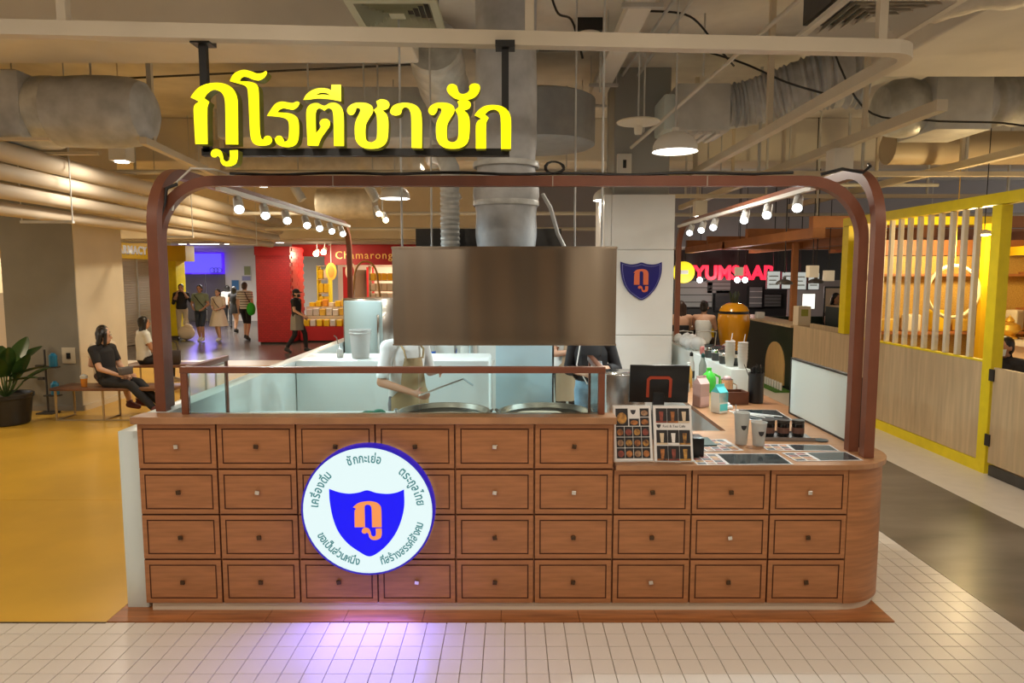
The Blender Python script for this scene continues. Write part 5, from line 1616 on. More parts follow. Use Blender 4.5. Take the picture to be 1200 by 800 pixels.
# dark shades over the counter
for i, (x, y, Y) in enumerate(((919, 333, 12.0), (956, 332, 12.4))):
    p = px(x, y, Y)
    e = empty('dark_dome_pendant', tuple(p), 0, ['dark dome pendant hanging over the cream menu box', 'dark dome pendant hanging beside the yellow post'][i], 'pendant lamp')
    r = .145
    MB().lathe([(r, 0)] + [(r * math.cos(a), r * .62 * math.sin(a)) for a in [PI / 2 * k_ / 7 for k_ in range(1, 7)]] + [(.03, r * .64), (.03, r * .9), (.0001, r * .9)], seg=24, cap=False).build('shade', mat('dark grey shade', (.09, .085, .075), .4), e, True)
    MB().lathe([(r * .94, .01), (.0001, .015)], seg=24, cap=False).build('lens', mat('soft lens', (.9, .8, .6), .4, emit=(1, .75, .4), estr=2.0), e)
    MB().tube([(0, 0, .2), (0, 0, 4.6 - p.z)], .01, 6).build('cord', BLACKP, e)
for i, (x, y, Y) in enumerate(((952, 318, 11.5), (971, 323, 13.0), (866, 318, 16.0))):
    p = px(x, y, Y)
    e = empty('cube_lamp', tuple(p), 0, ['cream ribbed cube lamp under the orange pergola', 'second cream cube lamp under the pergola by the yellow post', 'small cube lamp before the red letters'][i], 'lamp')
    box_obj('shade', (-.08, -.08, -.10), (.08, .08, .10), mat('cream lampshade', (.72, .62, .46), .5, emit=(1, .8, .5), estr=.3), e, .01)
    MB().tube([(0, 0, .10), (0, 0, 4.6 - p.z)], .008, 6).build('cord', BLACKP, e)
# pergola of orange timber
pg = empty('timber_pergola', (7.5, 13.5, 2.62), 0, 'orange timber pergola beams over the restaurant counters', 'pergola')
for lo, hi in (((-2.75, -2.6, 0), (-2.55, 5.4, .16)), ((-1.0, -2.6, 0.0), (-.8, 5.4, .16)), ((-2.75, -2.6, .161), (4, -2.45, .34)), ((-2.75, .4, .161), (4, .55, .34)), ((-2.75, 3.2, .161), (4, 3.35, .34)), ((-2.75, 5.2, .161), (4, 5.35, .34)),
               ((-2.75, 1.9, -.02), (4, 2.05, .14)), ((1.2, -2.6, 0.0), (1.4, 5.4, .16))):
    box_obj('beam', lo, hi, ORANGEW, pg)
for x, y in ((-2.65, -2.5), (-2.65, 5.3), (3.9, -2.5), (3.9, 5.3)):
    box_obj('hanger', (x - .01, y - .01, .341), (x + .01, y + .01, 1.97), GALV, pg)
# restaurant back wall, menu boards, sign
BW = mat('black restaurant wall', (.022, .020, .021), .5)
struct('wall_restaurant', MB().b2((4.6, 21.0, 0), (16, 21.2, 2.8)), BW)
GRW = mat('grey restaurant wall', (.24, .24, .24), .6)
for (a, b, c, d) in ((4.75, 6.0, .9, 1.75), (6.1, 6.9, 1.0, 1.8)):
    pass
ym = empty('red_letter_sign', (6.35, 20.0, 1.9), 0, 'glowing red capital letter sign of the restaurant beyond', 'sign')
t = text_mesh('YUMSAAP', .50, .03, 'CENTER', offset=.018, spacing=1.0)
t.transform(Matrix.Rotation(PI / 2, 4, 'X'))
w_ = max(v.co.x for v in t.vertices) - min(v.co.x for v in t.vertices)
t.transform(Matrix.Diagonal((2.35 / w_, 1, 1.12, 1)))
inst(set_mats(t, mat('lit red letters', (.8, .02, .04), .4, emit=(1.0, .02, .06), estr=1.6)), 'lettering', ym, (.1, 0, .0))
box_obj('carrier_rail', (-1.4, .05, .0), (1.5, .09, .05), BLACK, ym)
for x in (-1.3, 1.4):
    box_obj('hanger', (x, .05, .05), (x + .03, .09, .88), BLACK, ym)
light('sign_red_glow', 'AREA', (0, -.3, .2), 14, (1, .05, .1), 1.0, (0, -3, -1), ym)
yr = empty('yellow_round_sign', tuple(px(801, 319, 19.6)), 0, 'yellow round lit sign beside the red letters', 'sign')
MB().lathe([(.0001, -.06), (.30, -.06), (.31, -.04), (.31, .04), (.0001, .05)], seg=28, axis='y').build('disc', mat('lit yellow disc', (.8, .65, .02), .4, emit=(1, .8, .02), estr=.8), yr, True)
MB().b2((-.12, -.07, -.05), (.12, -.062, .06)).build('face_print', WHITEP, yr)
MB().tube([(0, 0, .3), (0, 0, 2.78 - yr.location.z)], .01, 6).build('stem', BLACKP, yr)
for i, (x, y) in enumerate(((820, 328), (864, 328), (873, 328))):
    p = px(x, y, 18.8)
    e = empty('restaurant_spot', tuple(p), 0, ['bright small lamp under the first red letter', 'bright small lamp under the middle of the red letters', 'bright small lamp right of the other two under the red letters'][i], 'lamp')
    MB().ball((0, 0, 0), .075, 12, 8).build('bulb', LAMPC, e)
    MB().tube([(0, 0, .07), (0, 0, 4.6 - p.z)], .008, 6).build('cord', BLACKP, e)
    light('restaurant_light', 'POINT', (0, -.1, -.15), 25, (1, .92, .8), .1, None, e)
MBP = mat('white menu board', (.72, .76, .72), .4, emit=(.9, 1, .95), estr=.45)
for i, (x0, x1, y0_, y1_) in enumerate(((899, 914, 318, 338), (916, 928, 319, 338), (931, 945, 319, 339), (947, 960, 320, 339))):
    a = px(x0, y1_, 18.5); b = px(x1, y0_, 18.5)
    e = empty('menu_board', (a.x, 18.5, a.z), 0, ['lit white menu board nearest the red letters', 'lit white menu board behind the first dark pendant', 'lit white menu board between the two dark pendants', 'lit white menu board behind the pendant by the yellow post'][i], 'menu board')
    box_obj('case', (-.02, 0, -.02), (b.x - a.x + .02, .05, b.z - a.z + .02), BLACK, e)
    box_obj('face', (0, -.01, 0), (b.x - a.x, -.001, b.z - a.z), MBP, e)
    for r in range(3):
        box_obj('print_block', (.04, -.013, .1 + r * .11), (b.x - a.x - .04 - .05 * (r % 2), -.0105, .13 + r * .11), mat('faint print', (.45, .48, .44), .5), e)
    box_obj('hanger', ((b.x - a.x) / 2 - .01, .02, b.z - a.z + .02), ((b.x - a.x) / 2 + .01, .04, 4.6 - a.z), BLACK, e)
ls = empty('lit_window_sign', tuple(px(948, 353, 18.8)), 0, 'small glowing white screen on the far restaurant wall', 'screen')
box_obj('screen', (-.16, 0, -.2), (.16, .04, .2), mat('lit screen', (.8, .85, .8), .4, emit=(.95, 1, .9), estr=1.5), ls)
box_obj('stand', (-.03, .0, -1.75 + .28), (.03, .04, -.2), BLACK, ls)
gw = empty('grey_kitchen_panel', (px(960, 355, 19.5).x, 19.5, 0), 0, 'mauve grey kitchen partition behind the glowing screen', 'partition')
box_obj('panel', (-.9, 0, .004), (1.6, .06, 1.88), mat('mauve grey', (.26, .22, .22), .6), gw)
fp_ = empty('framed_poster', (px(977, 358, 15.0).x, 15.0, 0), 0, 'black framed poster board standing beside the yellow post', 'poster')
box_obj('frame', (-.22, 0, .0), (.3, .03, 1.78), BLACK, fp_)
box_obj('print', (-.19, -.006, 1.1), (.27, -.001, 1.74), mat('warm print', (.66, .52, .38), .5), fp_)
for i, (x, y, w, h, m_, lab) in enumerate(((842, 335, .7, .42, GRW, 'grey framed opening on the restaurant back wall'), (815, 345, 1.0, .75, mat('pale grey panel', (.30, .32, .32), .6), 'pale grey kitchen panel left of the restaurant bar'),
                                         (885, 348, .38, .6, mat('steel grill panel', (.16, .17, .18), .4), 'grey louvred panel on the black restaurant wall'), (848, 352, .5, .6, mat('black fridge', (.03, .03, .035), .3), 'black drinks cabinet on the restaurant wall'),
                                         (905, 352, .5, .35, mat('grey shelf', (.12, .12, .12), .5), 'dark shelf unit on the restaurant wall'))):
    p = px(x, y, 20.9)
    e = empty('wall_panel', tuple(p), 0, lab, 'panel')
    box_obj('frame', (-w / 2 - .03, -.03, -h / 2 - .03), (w / 2 + .03, .1, h / 2 + .03), BLACKP, e)
    box_obj('face', (-w / 2, -.04, -h / 2), (w / 2, -.031, h / 2), m_, e)
    for k_ in range(3):
        box_obj('rib', (-w / 2, -.055, -h / 2 + h * (k_ + .6) / 3.4), (w / 2, -.041, -h / 2 + h * (k_ + .6) / 3.4 + .025), GALV if i == 2 else DARK, e)
# dining tables and stools of the restaurant, yellow jar
dn2 = empty('bar_table', (2.98, 13.35, 0), 0, 'long dark bar table where the two women sit', 'table')
box_obj('top', (-.62, -.25, .98), (.62, .3, 1.03), mat('table wood', (.30, .16, .08), .4), dn2)
for x in (-.58, .53):
    for y in (-.2, .22):
        box_obj('leg', (x, y, .002), (x + .05, y + .05, .98), BLACK, dn2)
yj = empty('mango_statue', (px(859, 400, 13.0).x, 13.0, 0), 0, 'big glossy yellow egg-shaped statue with a dark band and a leaf tuft', 'statue')
MANGO = mat('glossy mango yellow', (.78, .34, .012), .18, coat=.4)
prof = [(.0001, 0), (.13, .0), (.16, .04), (.19, .35), (.24, .70), (.285, 1.0), (.30, 1.18), (.29, 1.28), (.285, 1.30)]
MB().lathe(prof, seg=32).build('body', MANGO, yj, True)
MB().lathe([(.287, 1.30), (.27, 1.315), (.27, 1.34), (.28, 1.35)], seg=32, cap=False).build('dark_band', BLACKP, yj, True)
MB().lathe([(.279, 1.35), (.24, 1.43), (.15, 1.49), (.0001, 1.52)], seg=32).build('cap', MANGO, yj, True)
tf2 = MB()
for i in range(6):
    a = i * 1.05
    tf2.cap((.03 * math.cos(a), .03 * math.sin(a), 1.50), (.09 * math.cos(a), .09 * math.sin(a), 1.68 + .03 * (i % 2)), .035, .012, 8)
tf2.build('leaf_tuft', mat('dark olive leaf', (.03, .04, .015), .5), yj, True)
MB().ball((-.20, -.24, .66), (.10, .07, .10), 12, 8).cap((-.12, -.26, .72), (-.10, -.28, .80), .05, .035).build('white_paw', WHITEP, yj, True)
tag(MB().b2((-.17, -.1, 0), (.17, .1, .50), bev=.04).build('yellow_tote_bag', mat('yellow tote', (.80, .58, .02), .5), None, True, (px(826, 395, 13.6).x, 13.6, .742)), 'yellow bag standing on a stool between the women and the statue', 'bag')

# ------------------------------------------------------------------ left front: bench, plant, stand, cup
bn = empty('waiting_bench', (-5.72, 9.62, 0), 0, 'low bench with dark wood seat and pale metal loop legs by the cream column', 'bench')
box_obj('seat', (-.72, -.24, .43), (1.0, .24, .47), mat('bench wood', (.16, .07, .035), .4, var=.2), bn, .006)
BL = mat('pale metal', (.46, .38, .26), .35, .6)
for x in (-.66, .0, .9):
    MB().tube([(x, -.2, .43), (x, -.2, .012), (x, .2, .012), (x, .2, .43)], .012, square=True).build('leg', BL, bn)
MB().tube([(-.66, -.2, .012), (.9, -.2, .012)], .010, square=True).build('stretcher', BL, bn)
cu_ = empty('iced_drink_cup', (-6.02, 9.50, .471), 0, 'clear plastic cup of orange iced tea on the bench', 'cup')
MB().lathe([(.034, 0), (.036, .004), (.046, .12)], seg=18).build('drink', mat('orange tea', (.62, .24, .04), .2), cu_, True)
MB().lathe([(.0465, .121), (.049, .15), (.05, .155), (.045, .16), (.0001, .185)], seg=18).build('lid', FROST, cu_, True)
pp = empty('potted_plant', (-6.95, 9.25, 0), 0, 'leafy plant with broad dark leaves in a black tub by the column', 'plant')
MB().lathe([(.25, 0), (.27, .02), (.31, .36), (.33, .37), (.33, .42), (.30, .42), (.29, .38), (.0001, .38)], seg=28).build('tub', BLACKP, pp, True)
LEAF = mat('dark green leaf', (.030, .075, .018), .35, var=.3, scale=6)
STEM = mat('leaf stem', (.07, .12, .03), .5)


def leaf_obj(base, tip, w, droop, par):
    base, tip = Vector(base), Vector(tip)
    d = tip - base
    side = d.cross(Vector((0, 0, 1)))
    side = side.normalized() if side.length > 1e-3 else Vector((1, 0, 0))
    up = side.cross(d).normalized()
    V, F = [], []
    n = 9
    for i in range(n):
        t = i / (n - 1)
        c = base + d * t - Vector((0, 0, 1)) * droop * t * t + up * .0
        ww = w * (math.sin(PI * min(1, t * .92 + .06)) ** .75)
        for s in (-1, -.5, 0, .5, 1):
            V.append(c + side * ww * s + up * (abs(s) * ww * .30))
    for i in range(n - 1):
        for j in range(4):
            a = i * 5 + j
            F.append((a, a + 1, a + 6, a + 5))
    nV = len(V)
    V2 = V + [v - up * .004 for v in V]
    F2 = F + [tuple(nV + i for i in reversed(f)) for f in F]
    lf = MB().add(V2, F2).build('leaf', LEAF, par, 'all')
    MB().tube([Vector((base.x * .1, base.y * .1, .38)), (base + Vector((base.x * .1, base.y * .1, .38))) / 2 + Vector((base.x * .1, base.y * .1, 0)), base], .011, 6).build('stem', STEM, lf, True)


for i in range(13):
    a = i * 2.399 + .4
    rr = .10 + .05 * (i % 3)
    hh = .55 + .06 * (i % 4)
    L = .42 + .06 * ((i * 5) % 4)
    el = rad(62 - 9 * (i % 5))
    b0 = (rr * math.cos(a), rr * math.sin(a), hh)
    leaf_obj(b0, (b0[0] + L * math.cos(el) * math.cos(a), b0[1] + L * math.cos(el) * math.sin(a), hh + L * math.sin(el)), .10 + .02 * (i % 2), .06, pp)
leaf_obj((.12, -.05, .66), (.68, -.12, .84), .085, .02, pp)
leaf_obj((.10, -.10, .60), (.60, -.2, .70), .075, .03, pp)
ss = empty('sanitiser_stand', (-6.86, 9.95, 0), 0, 'thin dark stand with blue bottles beside the plant', 'stand')
MB().tube([(0, 0, .02), (0, 0, .95)], .014, 8).build('pole', DARK, ss)
MB().b2((-.12, -.1, 0), (.12, .1, .02)).build('foot_plate', DARK, ss)
for z in (.28, .70):
    MB().b2((-.02, -.06, z - .02), (.2, .04, z)).build('holder', DARK, ss)
    MB().lathe([(.05, z), (.055, z + .01), (.055, z + .16), (.02, z + .2)], (.12, 0, 0), 14).build('blue_bottle', mat('blue bottle', (.02, .22, .42), .3), ss, True)
MB().box((-.06, -.02, .70), (.12, .05, .05)).build('clamp', DARK, ss)
MB().box((-.07, 0, .52), (.08, .05, .04)).build('clamp', DARK, ss)
# counter of the shop at the far left edge
lc = empty('shop_white_board', (-9.15, 12.0, 0), 0, 'white board standing left of the cream column', 'board')
box_obj('board', (-.25, 0, .004), (.30, .06, 1.72), mat('pale board', (.66, .60, .54), .6), lc)
wd = empty('dark_shop_window', (-9.9, 12.15, 0), 0, 'dark framed shop window behind the column', 'window')
box_obj('frame', (-.9, 0, 1.5), (.75, .04, 3.0), DARK, wd)
box_obj('pane', (-.8, -.01, 1.6), (.65, -.001, 2.9), mat('dim window', (.05, .055, .06), .15), wd)
box_obj('lower_wall', (-.9, 0.0, .004), (.75, .04, 1.499), mat('dim wall', (.2, .16, .12), .8), wd)

# ------------------------------------------------------------------ people: one continuous body surface each, clothes and hair as parts
DEF = dict(pel=(0, 0, .93), mid=(0, .005, 1.10), che=(0, 0, 1.28), nk=(0, .012, 1.43), hd=(0, -.012, 1.575),
           sL=(.172, .01, 1.385), eL=(.225, .03, 1.11), wL=(.235, -.04, .87), sR=(-.172, .01, 1.385), eR=(-.225, .03, 1.11), wR=(-.235, -.04, .87),
           hL=(.085, 0, .90), kL=(.095, -.015, .49), aL=(.10, .025, .085), tL=(.115, -.125, .032), hR=(-.085, 0, .90), kR=(-.095, -.015, .49), aR=(-.10, .025, .085), tR=(-.115, -.125, .032))
SITJ = dict(pel=(0, 0, .0), mid=(0, .01, .18), che=(0, .0, .37), nk=(0, .0, .52), hd=(0, -.03, .665), sL=(.172, .0, .475), sR=(-.172, 0, .475),
            eL=(.215, -.02, .20), wL=(.14, -.24, .10), eR=(-.215, -.02, .20), wR=(-.14, -.24, .10),
            hL=(.085, -.03, -.01), hR=(-.085, -.03, -.01), kL=(.10, -.43, .0), kR=(-.10, -.43, .0), aL=(.10, -.44, -.39), aR=(-.10, -.44, -.39), tL=(.11, -.60, -.435), tR=(-.11, -.60, -.435))
TMP = []


def remesh(mb, name, voxel, smooth=4):
    me = mb.mesh(name, SKIN)
    o = bpy.data.objects.new(name, me)
    COL.objects.link(o)
    r = o.modifiers.new('r', 'REMESH'); r.mode = 'VOXEL'; r.voxel_size = voxel; r.use_smooth_shade = True
    if smooth:
        s = o.modifiers.new('s', 'SMOOTH'); s.factor = .5; s.iterations = smooth
    dg_ = bpy.context.evaluated_depsgraph_get(); dg_.update()
    out = bpy.data.meshes.new_from_object(o.evaluated_get(dg_))
    bpy.data.objects.remove(o); bpy.data.meshes.remove(me)
    out.name = name
    out.polygons.foreach_set('use_smooth', [True] * len(out.polygons))
    return out


def person(label, loc, rz, H=1.68, J=None, base=None, skin=None, wear=(), hair='short', hairm=None, voxel=.014, yaw=0, group=None, face=True):
    """wear: list of (part name, material, {region: (t0, t1)}, offset)"""
    s = H / 1.70
    Jd = dict(DEF); Jd.update(base or {}); Jd.update(J or {})
    Jv = {k_: Vector(v) * s for k_, v in Jd.items()}
    e = empty('person', loc, rz, label, 'person', group)
    bones = []

    def bone(reg, a, b, ra, rb):
        bones.append((reg, Vector(a), Vector(b), ra * s, rb * s))

    mb = MB()
    # torso as elliptical loft
    side = ((Jv['sL'] - Jv['sR']).normalized() * .5 + (Jv['hL'] - Jv['hR']).normalized() * .5).normalized()
    stations = [(Jv['pel'] + (Jv['pel'] - Jv['mid']) * .35, .10, .085), (Jv['pel'], .160, .112), (Jv['pel'].lerp(Jv['mid'], .6), .150, .105), (Jv['mid'], .135, .098), (Jv['mid'].lerp(Jv['che'], .5), .150, .108),
                (Jv['che'], .162, .112), (Jv['che'].lerp(Jv['nk'], .5), .155, .100), (Jv['che'].lerp(Jv['nk'], .82), .105, .075), (Jv['nk'], .055, .056)]
    V, F = [], []
    sg_ = 18
    for i, (c, rx, ry) in enumerate(stations):
        t = (stations[min(i + 1, len(stations) - 1)][0] - stations[max(i - 1, 0)][0]).normalized()
        sd = (side - t * side.dot(t)).normalized()
        fw = t.cross(sd)
        for j in range(sg_):
            a = 2 * PI * j / sg_
            V.append(c + sd * math.cos(a) * rx * s + fw * math.sin(a) * ry * s)
    for i in range(len(stations) - 1):
        for j in range(sg_):
            k2 = (j + 1) % sg_
            F.append((i * sg_ + j, i * sg_ + k2, (i + 1) * sg_ + k2, (i + 1) * sg_ + j))
    F.append(tuple(range(sg_ - 1, -1, -1))); F.append(tuple(range((len(stations) - 1) * sg_, len(stations) * sg_)))
    mb.add(V, F)
    bone('pelvis', Jv['pel'] - (Jv['mid'] - Jv['pel']) * .3, Jv['pel'].lerp(Jv['mid'], .45), .13, .13)
    bone('torso', Jv['pel'].lerp(Jv['mid'], .45), Jv['nk'].lerp(Jv['che'], .15), .13, .11)
    hdv = Jv['hd']
    Ry = Matrix.Rotation(yaw, 3, 'Z')

    def hp_(x, y, z):
        return hdv + Ry @ Vector((x * s, y * s, z * s))
    mb.cap(Jv['nk'] - Vector((0, 0, .04 * s)), hp_(0, .02, -.05), .052 * s, .048 * s)
    bone('neck', Jv['nk'], hp_(0, .02, -.06), .05, .048)
    mb.ball(hp_(0, .008, .025), (.074 * s, .092 * s, .098 * s), 16, 10, 0, Ry)
    mb.ball(hp_(0, -.028, -.045), (.052 * s, .055 * s, .068 * s), 14, 8, 0, Ry)
    mb.cap(hp_(0, -.088, .01), hp_(0, -.103, -.022), .009 * s, .014 * s, 8)
    for q in (-1, 1):
        mb.ball(hp_(q * .074, .01, -.005), (.012 * s, .02 * s, .032 * s), 8, 6, 0, Ry)
    bone('head', hp_(0, 0, -.05), hp_(0, 0, .06), .085, .09)
    for S in 'LR':
        sh, el, wr = Jv['s' + S], Jv['e' + S], Jv['w' + S]
        mb.cap(Jv['nk'].lerp(Jv['che'], .22), sh, .055 * s, .060 * s)
        mb.cap(sh, el, .054 * s, .040 * s); mb.cap(el, wr, .041 * s, .027 * s)
        bone('uarm', sh, el, .054, .040); bone('farm', el, wr, .041, .027)
        d = (wr - el).normalized()
        q = 1 if S == 'L' else -1
        ref = Vector((q, 0, 0))
        n_ = (ref - d * ref.dot(d))
        n_ = n_.normalized() if n_.length > .2 else Vector((0, 0, 1))
        lat = d.cross(n_).normalized()
        pc = wr + d * .05 * s
        mb.cap(wr, wr + d * .07 * s, .026 * s, .030 * s)
        for f_, (o_, L) in enumerate(((-.027, .062), (-.009, .074), (.009, .070), (.027, .055))):
            b0 = wr + d * .078 * s + lat * o_ * s
            b1 = b0 + (d * .85 - n_ * .35).normalized() * L * .55 * s
            b2 = b1 + (d * .55 - n_ * .8).normalized() * L * .5 * s
            mb.cap(b0, b1, .0098 * s, .009 * s, 7); mb.cap(b1, b2, .009 * s, .0075 * s, 7)
        th0 = wr + d * .028 * s - lat * .022 * s
        th1 = th0 + (d * .6 - lat * .75 - n_ * .3).normalized() * .045 * s
        mb.cap(th0, th1, .013 * s, .0105 * s, 7); mb.cap(th1, th1 + (d * .9 - n_ * .4).normalized() * .03 * s, .0105 * s, .008 * s, 7)
        bone('hand', wr + d * .01, wr + d * .15 * s, .03, .02)
        hi, kn, an, to = Jv['h' + S], Jv['k' + S], Jv['a' + S], Jv['t' + S]
        mb.cap(hi, kn, .083 * s, .056 * s); mb.cap(kn, kn.lerp(an, .32), .055 * s, .056 * s); mb.cap(kn.lerp(an, .32), an, .056 * s, .036 * s)
        heel = an + (an - to) * .18 + Vector((0, 0, (to.z - an.z) * .6))
        mb.cap(heel, to, .038 * s, .032 * s); mb.cap(an, an.lerp(to, .5), .038 * s, .035 * s)
        bone('thigh', hi, kn, .08, .056); bone('shin', kn, an + (kn - an) * .06, .056, .036); bone('foot', an.lerp(heel, .5), to, .04, .035)
    me = remesh(mb, 'body', voxel * s)
    set_mats(me, skin or SKIN)
    body = inst(me, 'body', e)
    # classify vertices
    n = len(me.vertices)
    co = np.empty(n * 3); me.vertices.foreach_get('co', co); co = co.reshape(-1, 3)
    no = np.empty(n * 3); me.vertex_normals.foreach_get('vector', no); no = no.reshape(-1, 3)
    best = np.full(n, 9e9); reg = np.zeros(n, int); tt = np.zeros(n)
    for bi, (rg_, a, b, ra, rb_) in enumerate(bones):
        A, B = np.array(a), np.array(b)
        ab = B - A
        t = np.clip(((co - A) @ ab) / max(ab @ ab, 1e-9), 0, 1)
        dd = np.linalg.norm(co - (A + t[:, None] * ab), axis=1) - (ra + (rb_ - ra) * t)
        m_ = dd < best
        best[m_] = dd[m_]; reg[m_] = bi; tt[m_] = t[m_]
    names = np.array([b[0] for b in bones])[reg]
    polys = [tuple(p.vertices) for p in me.polygons]
    for (pn_, pm, spec, off) in wear:
        ok = np.zeros(n, bool)
        for rg_, (t0, t1) in spec.items():
            ok |= (names == rg_) & (tt >= t0) & (tt <= t1)
        fs_ = [p for p in polys if all(ok[i] for i in p)]
        if not fs_:
            continue
        used = sorted({i for p in fs_ for i in p})
        mp2 = {i: k_ for k_, i in enumerate(used)}
        vv = co[used] + no[used] * off
        cm = bpy.data.meshes.new(pn_)
        cm.from_pydata([tuple(v) for v in vv], [], [tuple(mp2[i] for i in p) for p in fs_])
        # turn the open edge in, so the cloth has a visible thickness
        bm = bmesh.new(); bm.from_mesh(cm)
        be = [ed for ed in bm.edges if ed.is_boundary]
        if be:
            r_ = bmesh.ops.extrude_edge_only(bm, edges=be)
            nv = [g for g in r_['geom'] if isinstance(g, bmesh.types.BMVert)]
            bm.normal_update()
            for v_ in nv:
                v_.co -= v_.normal * (off + .004)
        bm.to_mesh(cm); bm.free()
        cm.polygons.foreach_set('use_smooth', [True] * len(cm.polygons))
        cm.materials.append(pm)
        inst(cm, pn_, e)
    # hair
    hm = hairm or HAIR
    hb = MB()
    if hair in ('short', 'bob', 'long', 'bun', 'pony'):
        hb.ball(hp_(0, .022, .040), (.083 * s, .094 * s, .098 * s), 16, 10, 0, Ry)
        hb.ball(hp_(0, .045, -.01), (.078 * s, .066 * s, .085 * s), 14, 8, 0, Ry)
        if hair in ('bob', 'long'):
            dn_ = .10 if hair == 'bob' else .30
            for q in (-1, -.55, 0, .55, 1):
                hb.cap(hp_(q * .068, .045 - abs(q) * .02, .03), hp_(q * .085, .085 - abs(q) * .03, -dn_), .042 * s, .030 * s)
        if hair == 'bun':
            hb.ball(hp_(0, .10, .10), .048 * s, 12, 8)
        if hair == 'pony':
            hb.cap(hp_(0, .10, .05), hp_(0, .15, -.02), .03 * s, .035 * s); hb.cap(hp_(0, .15, -.02), hp_(0, .13, -.26), .035 * s, .015 * s)
        hme = remesh(hb, 'hair', .012 * s, 3)
        set_mats(hme, hm); inst(hme, 'hair', e)
    elif hair == 'cap':
        hb.ball(hp_(0, .03, .0), (.080 * s, .080 * s, .09 * s), 14, 8, 0, Ry)
        hme = remesh(hb, 'hair', .013 * s, 2); set_mats(hme, HAIR); inst(hme, 'hair', e)
        cb = MB().ball(hp_(0, .012, .055), (.086 * s, .102 * s, .085 * s), 16, 10, 0, Ry)
        cb.ball(hp_(0, -.10, .045), (.072 * s, .07 * s, .012 * s), 14, 6, 0, Ry)
        cme = remesh(cb, 'cap', .008 * s, 2); set_mats(cme, hm); inst(cme, 'cap', e)
    if face:
        ey = MB()
        for q in (-1, 1):
            ey.ball(hp_(q * .030, -.083, .012), (.012 * s, .006 * s, .006 * s), 8, 6, 0, Ry)
            ey.ball(hp_(q * .030, -.084, .030), (.017 * s, .006 * s, .0035 * s), 8, 6, 0, Ry)
        ey.build('eyes', HAIR, e, True)
        MB().ball(hp_(0, -.081, -.056), (.022 * s, .006 * s, .006 * s), 8, 6, 0, Ry).build('mouth', mat('lips', (.35, .10, .08), .5), e, True)
    e['_s'] = s
    return e, Jv, hp_


def loft(e, name, m_, rings, seg=22, cap=False, smooth=True):
    """rings: (centre, rx, ry) in the person's own space"""
    V, F = [], []
    for (c, rx, ry) in rings:
        for j in range(seg):
            a = 2 * PI * j / seg
            fl_ = 1 + .05 * math.sin(6 * a)
            V.append((c[0] + rx * math.cos(a) * fl_, c[1] + ry * math.sin(a) * fl_, c[2]))
    for i in range(len(rings) - 1):
        for j in range(seg):
            k2 = (j + 1) % seg
            F.append((i * seg + j, i * seg + k2, (i + 1) * seg + k2, (i + 1) * seg + j))
    return MB().add(V, F).build(name, m_, e, smooth)


def mask(e, hp_, m_):
    s = e['_s']
    g = MB()
    V, F = [], []
    for i in range(5):
        z = -.012 - i * .02
        for j in range(9):
            a = PI * (j / 8) * .9 + PI * .05
            V.append(hp_(-.068 * math.cos(a) * (1 - .05 * i), -.035 - .068 * math.sin(a), z))
    F = [(i * 9 + j, i * 9 + j + 1, (i + 1) * 9 + j + 1, (i + 1) * 9 + j) for i in range(4) for j in range(8)]
    g.add(V, F).build('face_mask', m_, e, 'all')


def shirt(m_, sleeve=.55, low=0.0):
    return ('shirt', m_, {'torso': (0, 1), 'pelvis': (.45 + low, 1), 'uarm': (0, min(1, sleeve)), **({'farm': (0, sleeve - 1)} if sleeve > 1 else {})}, .013)


def pants(m_, length=2.0, nm='trousers'):
    sp = {'pelvis': (0, 1), 'thigh': (0, min(1, length))}
    if length > 1: sp['shin'] = (0, length - 1)
    return (nm, m_, sp, .009)


def shoes(m_):
    return ('shoes', m_, {'foot': (0, 1), 'shin': (.93, 1)}, .008)


KB = mat('black cotton', (.014, .013, .015), .8)
KW = mat('white cotton', (.74, .78, .78), .8)
KKH = mat('khaki apron cloth', (.36, .27, .14), .8)
KGR = mat('olive green cotton', (.22, .26, .16), .8)
KBE = mat('beige cotton', (.52, .43, .30), .8)
KCR = mat('cream cotton', (.74, .62, .46), .8)
JEAN = mat('washed denim', (.20, .34, .46), .8, var=.2, scale=12)
JEAND = mat('dark denim', (.03, .04, .06), .8)
SHOE = mat('dark shoe', (.02, .02, .025), .5)
SHOEW = mat('white shoe', (.62, .58, .55), .5)


def apron(e, J, m_, z0, z1, zw, w, yoff, s=1.0):
    """bib apron following the front of the body: z0 hem, zw waist, z1 bib top"""
    V, F = [], []
    nx, nz = 10, 12
    for i in range(nz + 1):
        z = z0 + (z1 - z0) * i / nz
        ww = w if z < zw else w * (.92 - .34 * (z - zw) / max(z1 - zw, .01))
        for j in range(nx + 1):
            u = -1 + 2 * j / nx
            a = u * 1.15 if z < zw else u * .8
            V.append((ww * math.sin(a) * 1.15, yoff - .158 * math.cos(a) + (.015 * math.sin(u * 9) * (z < zw)), z))
    n_ = len(V)
    F = [(i * (nx + 1) + j, i * (nx + 1) + j + 1, (i + 1) * (nx + 1) + j + 1, (i + 1) * (nx + 1) + j) for i in range(nz) for j in range(nx)]
    V2 = V + [(a, b + .004, c) for a, b, c in V]
    F2 = F + [tuple(n_ + i for i in reversed(f)) for f in F]
    MB().add(V2, F2).build('apron', m_, e, 'all')


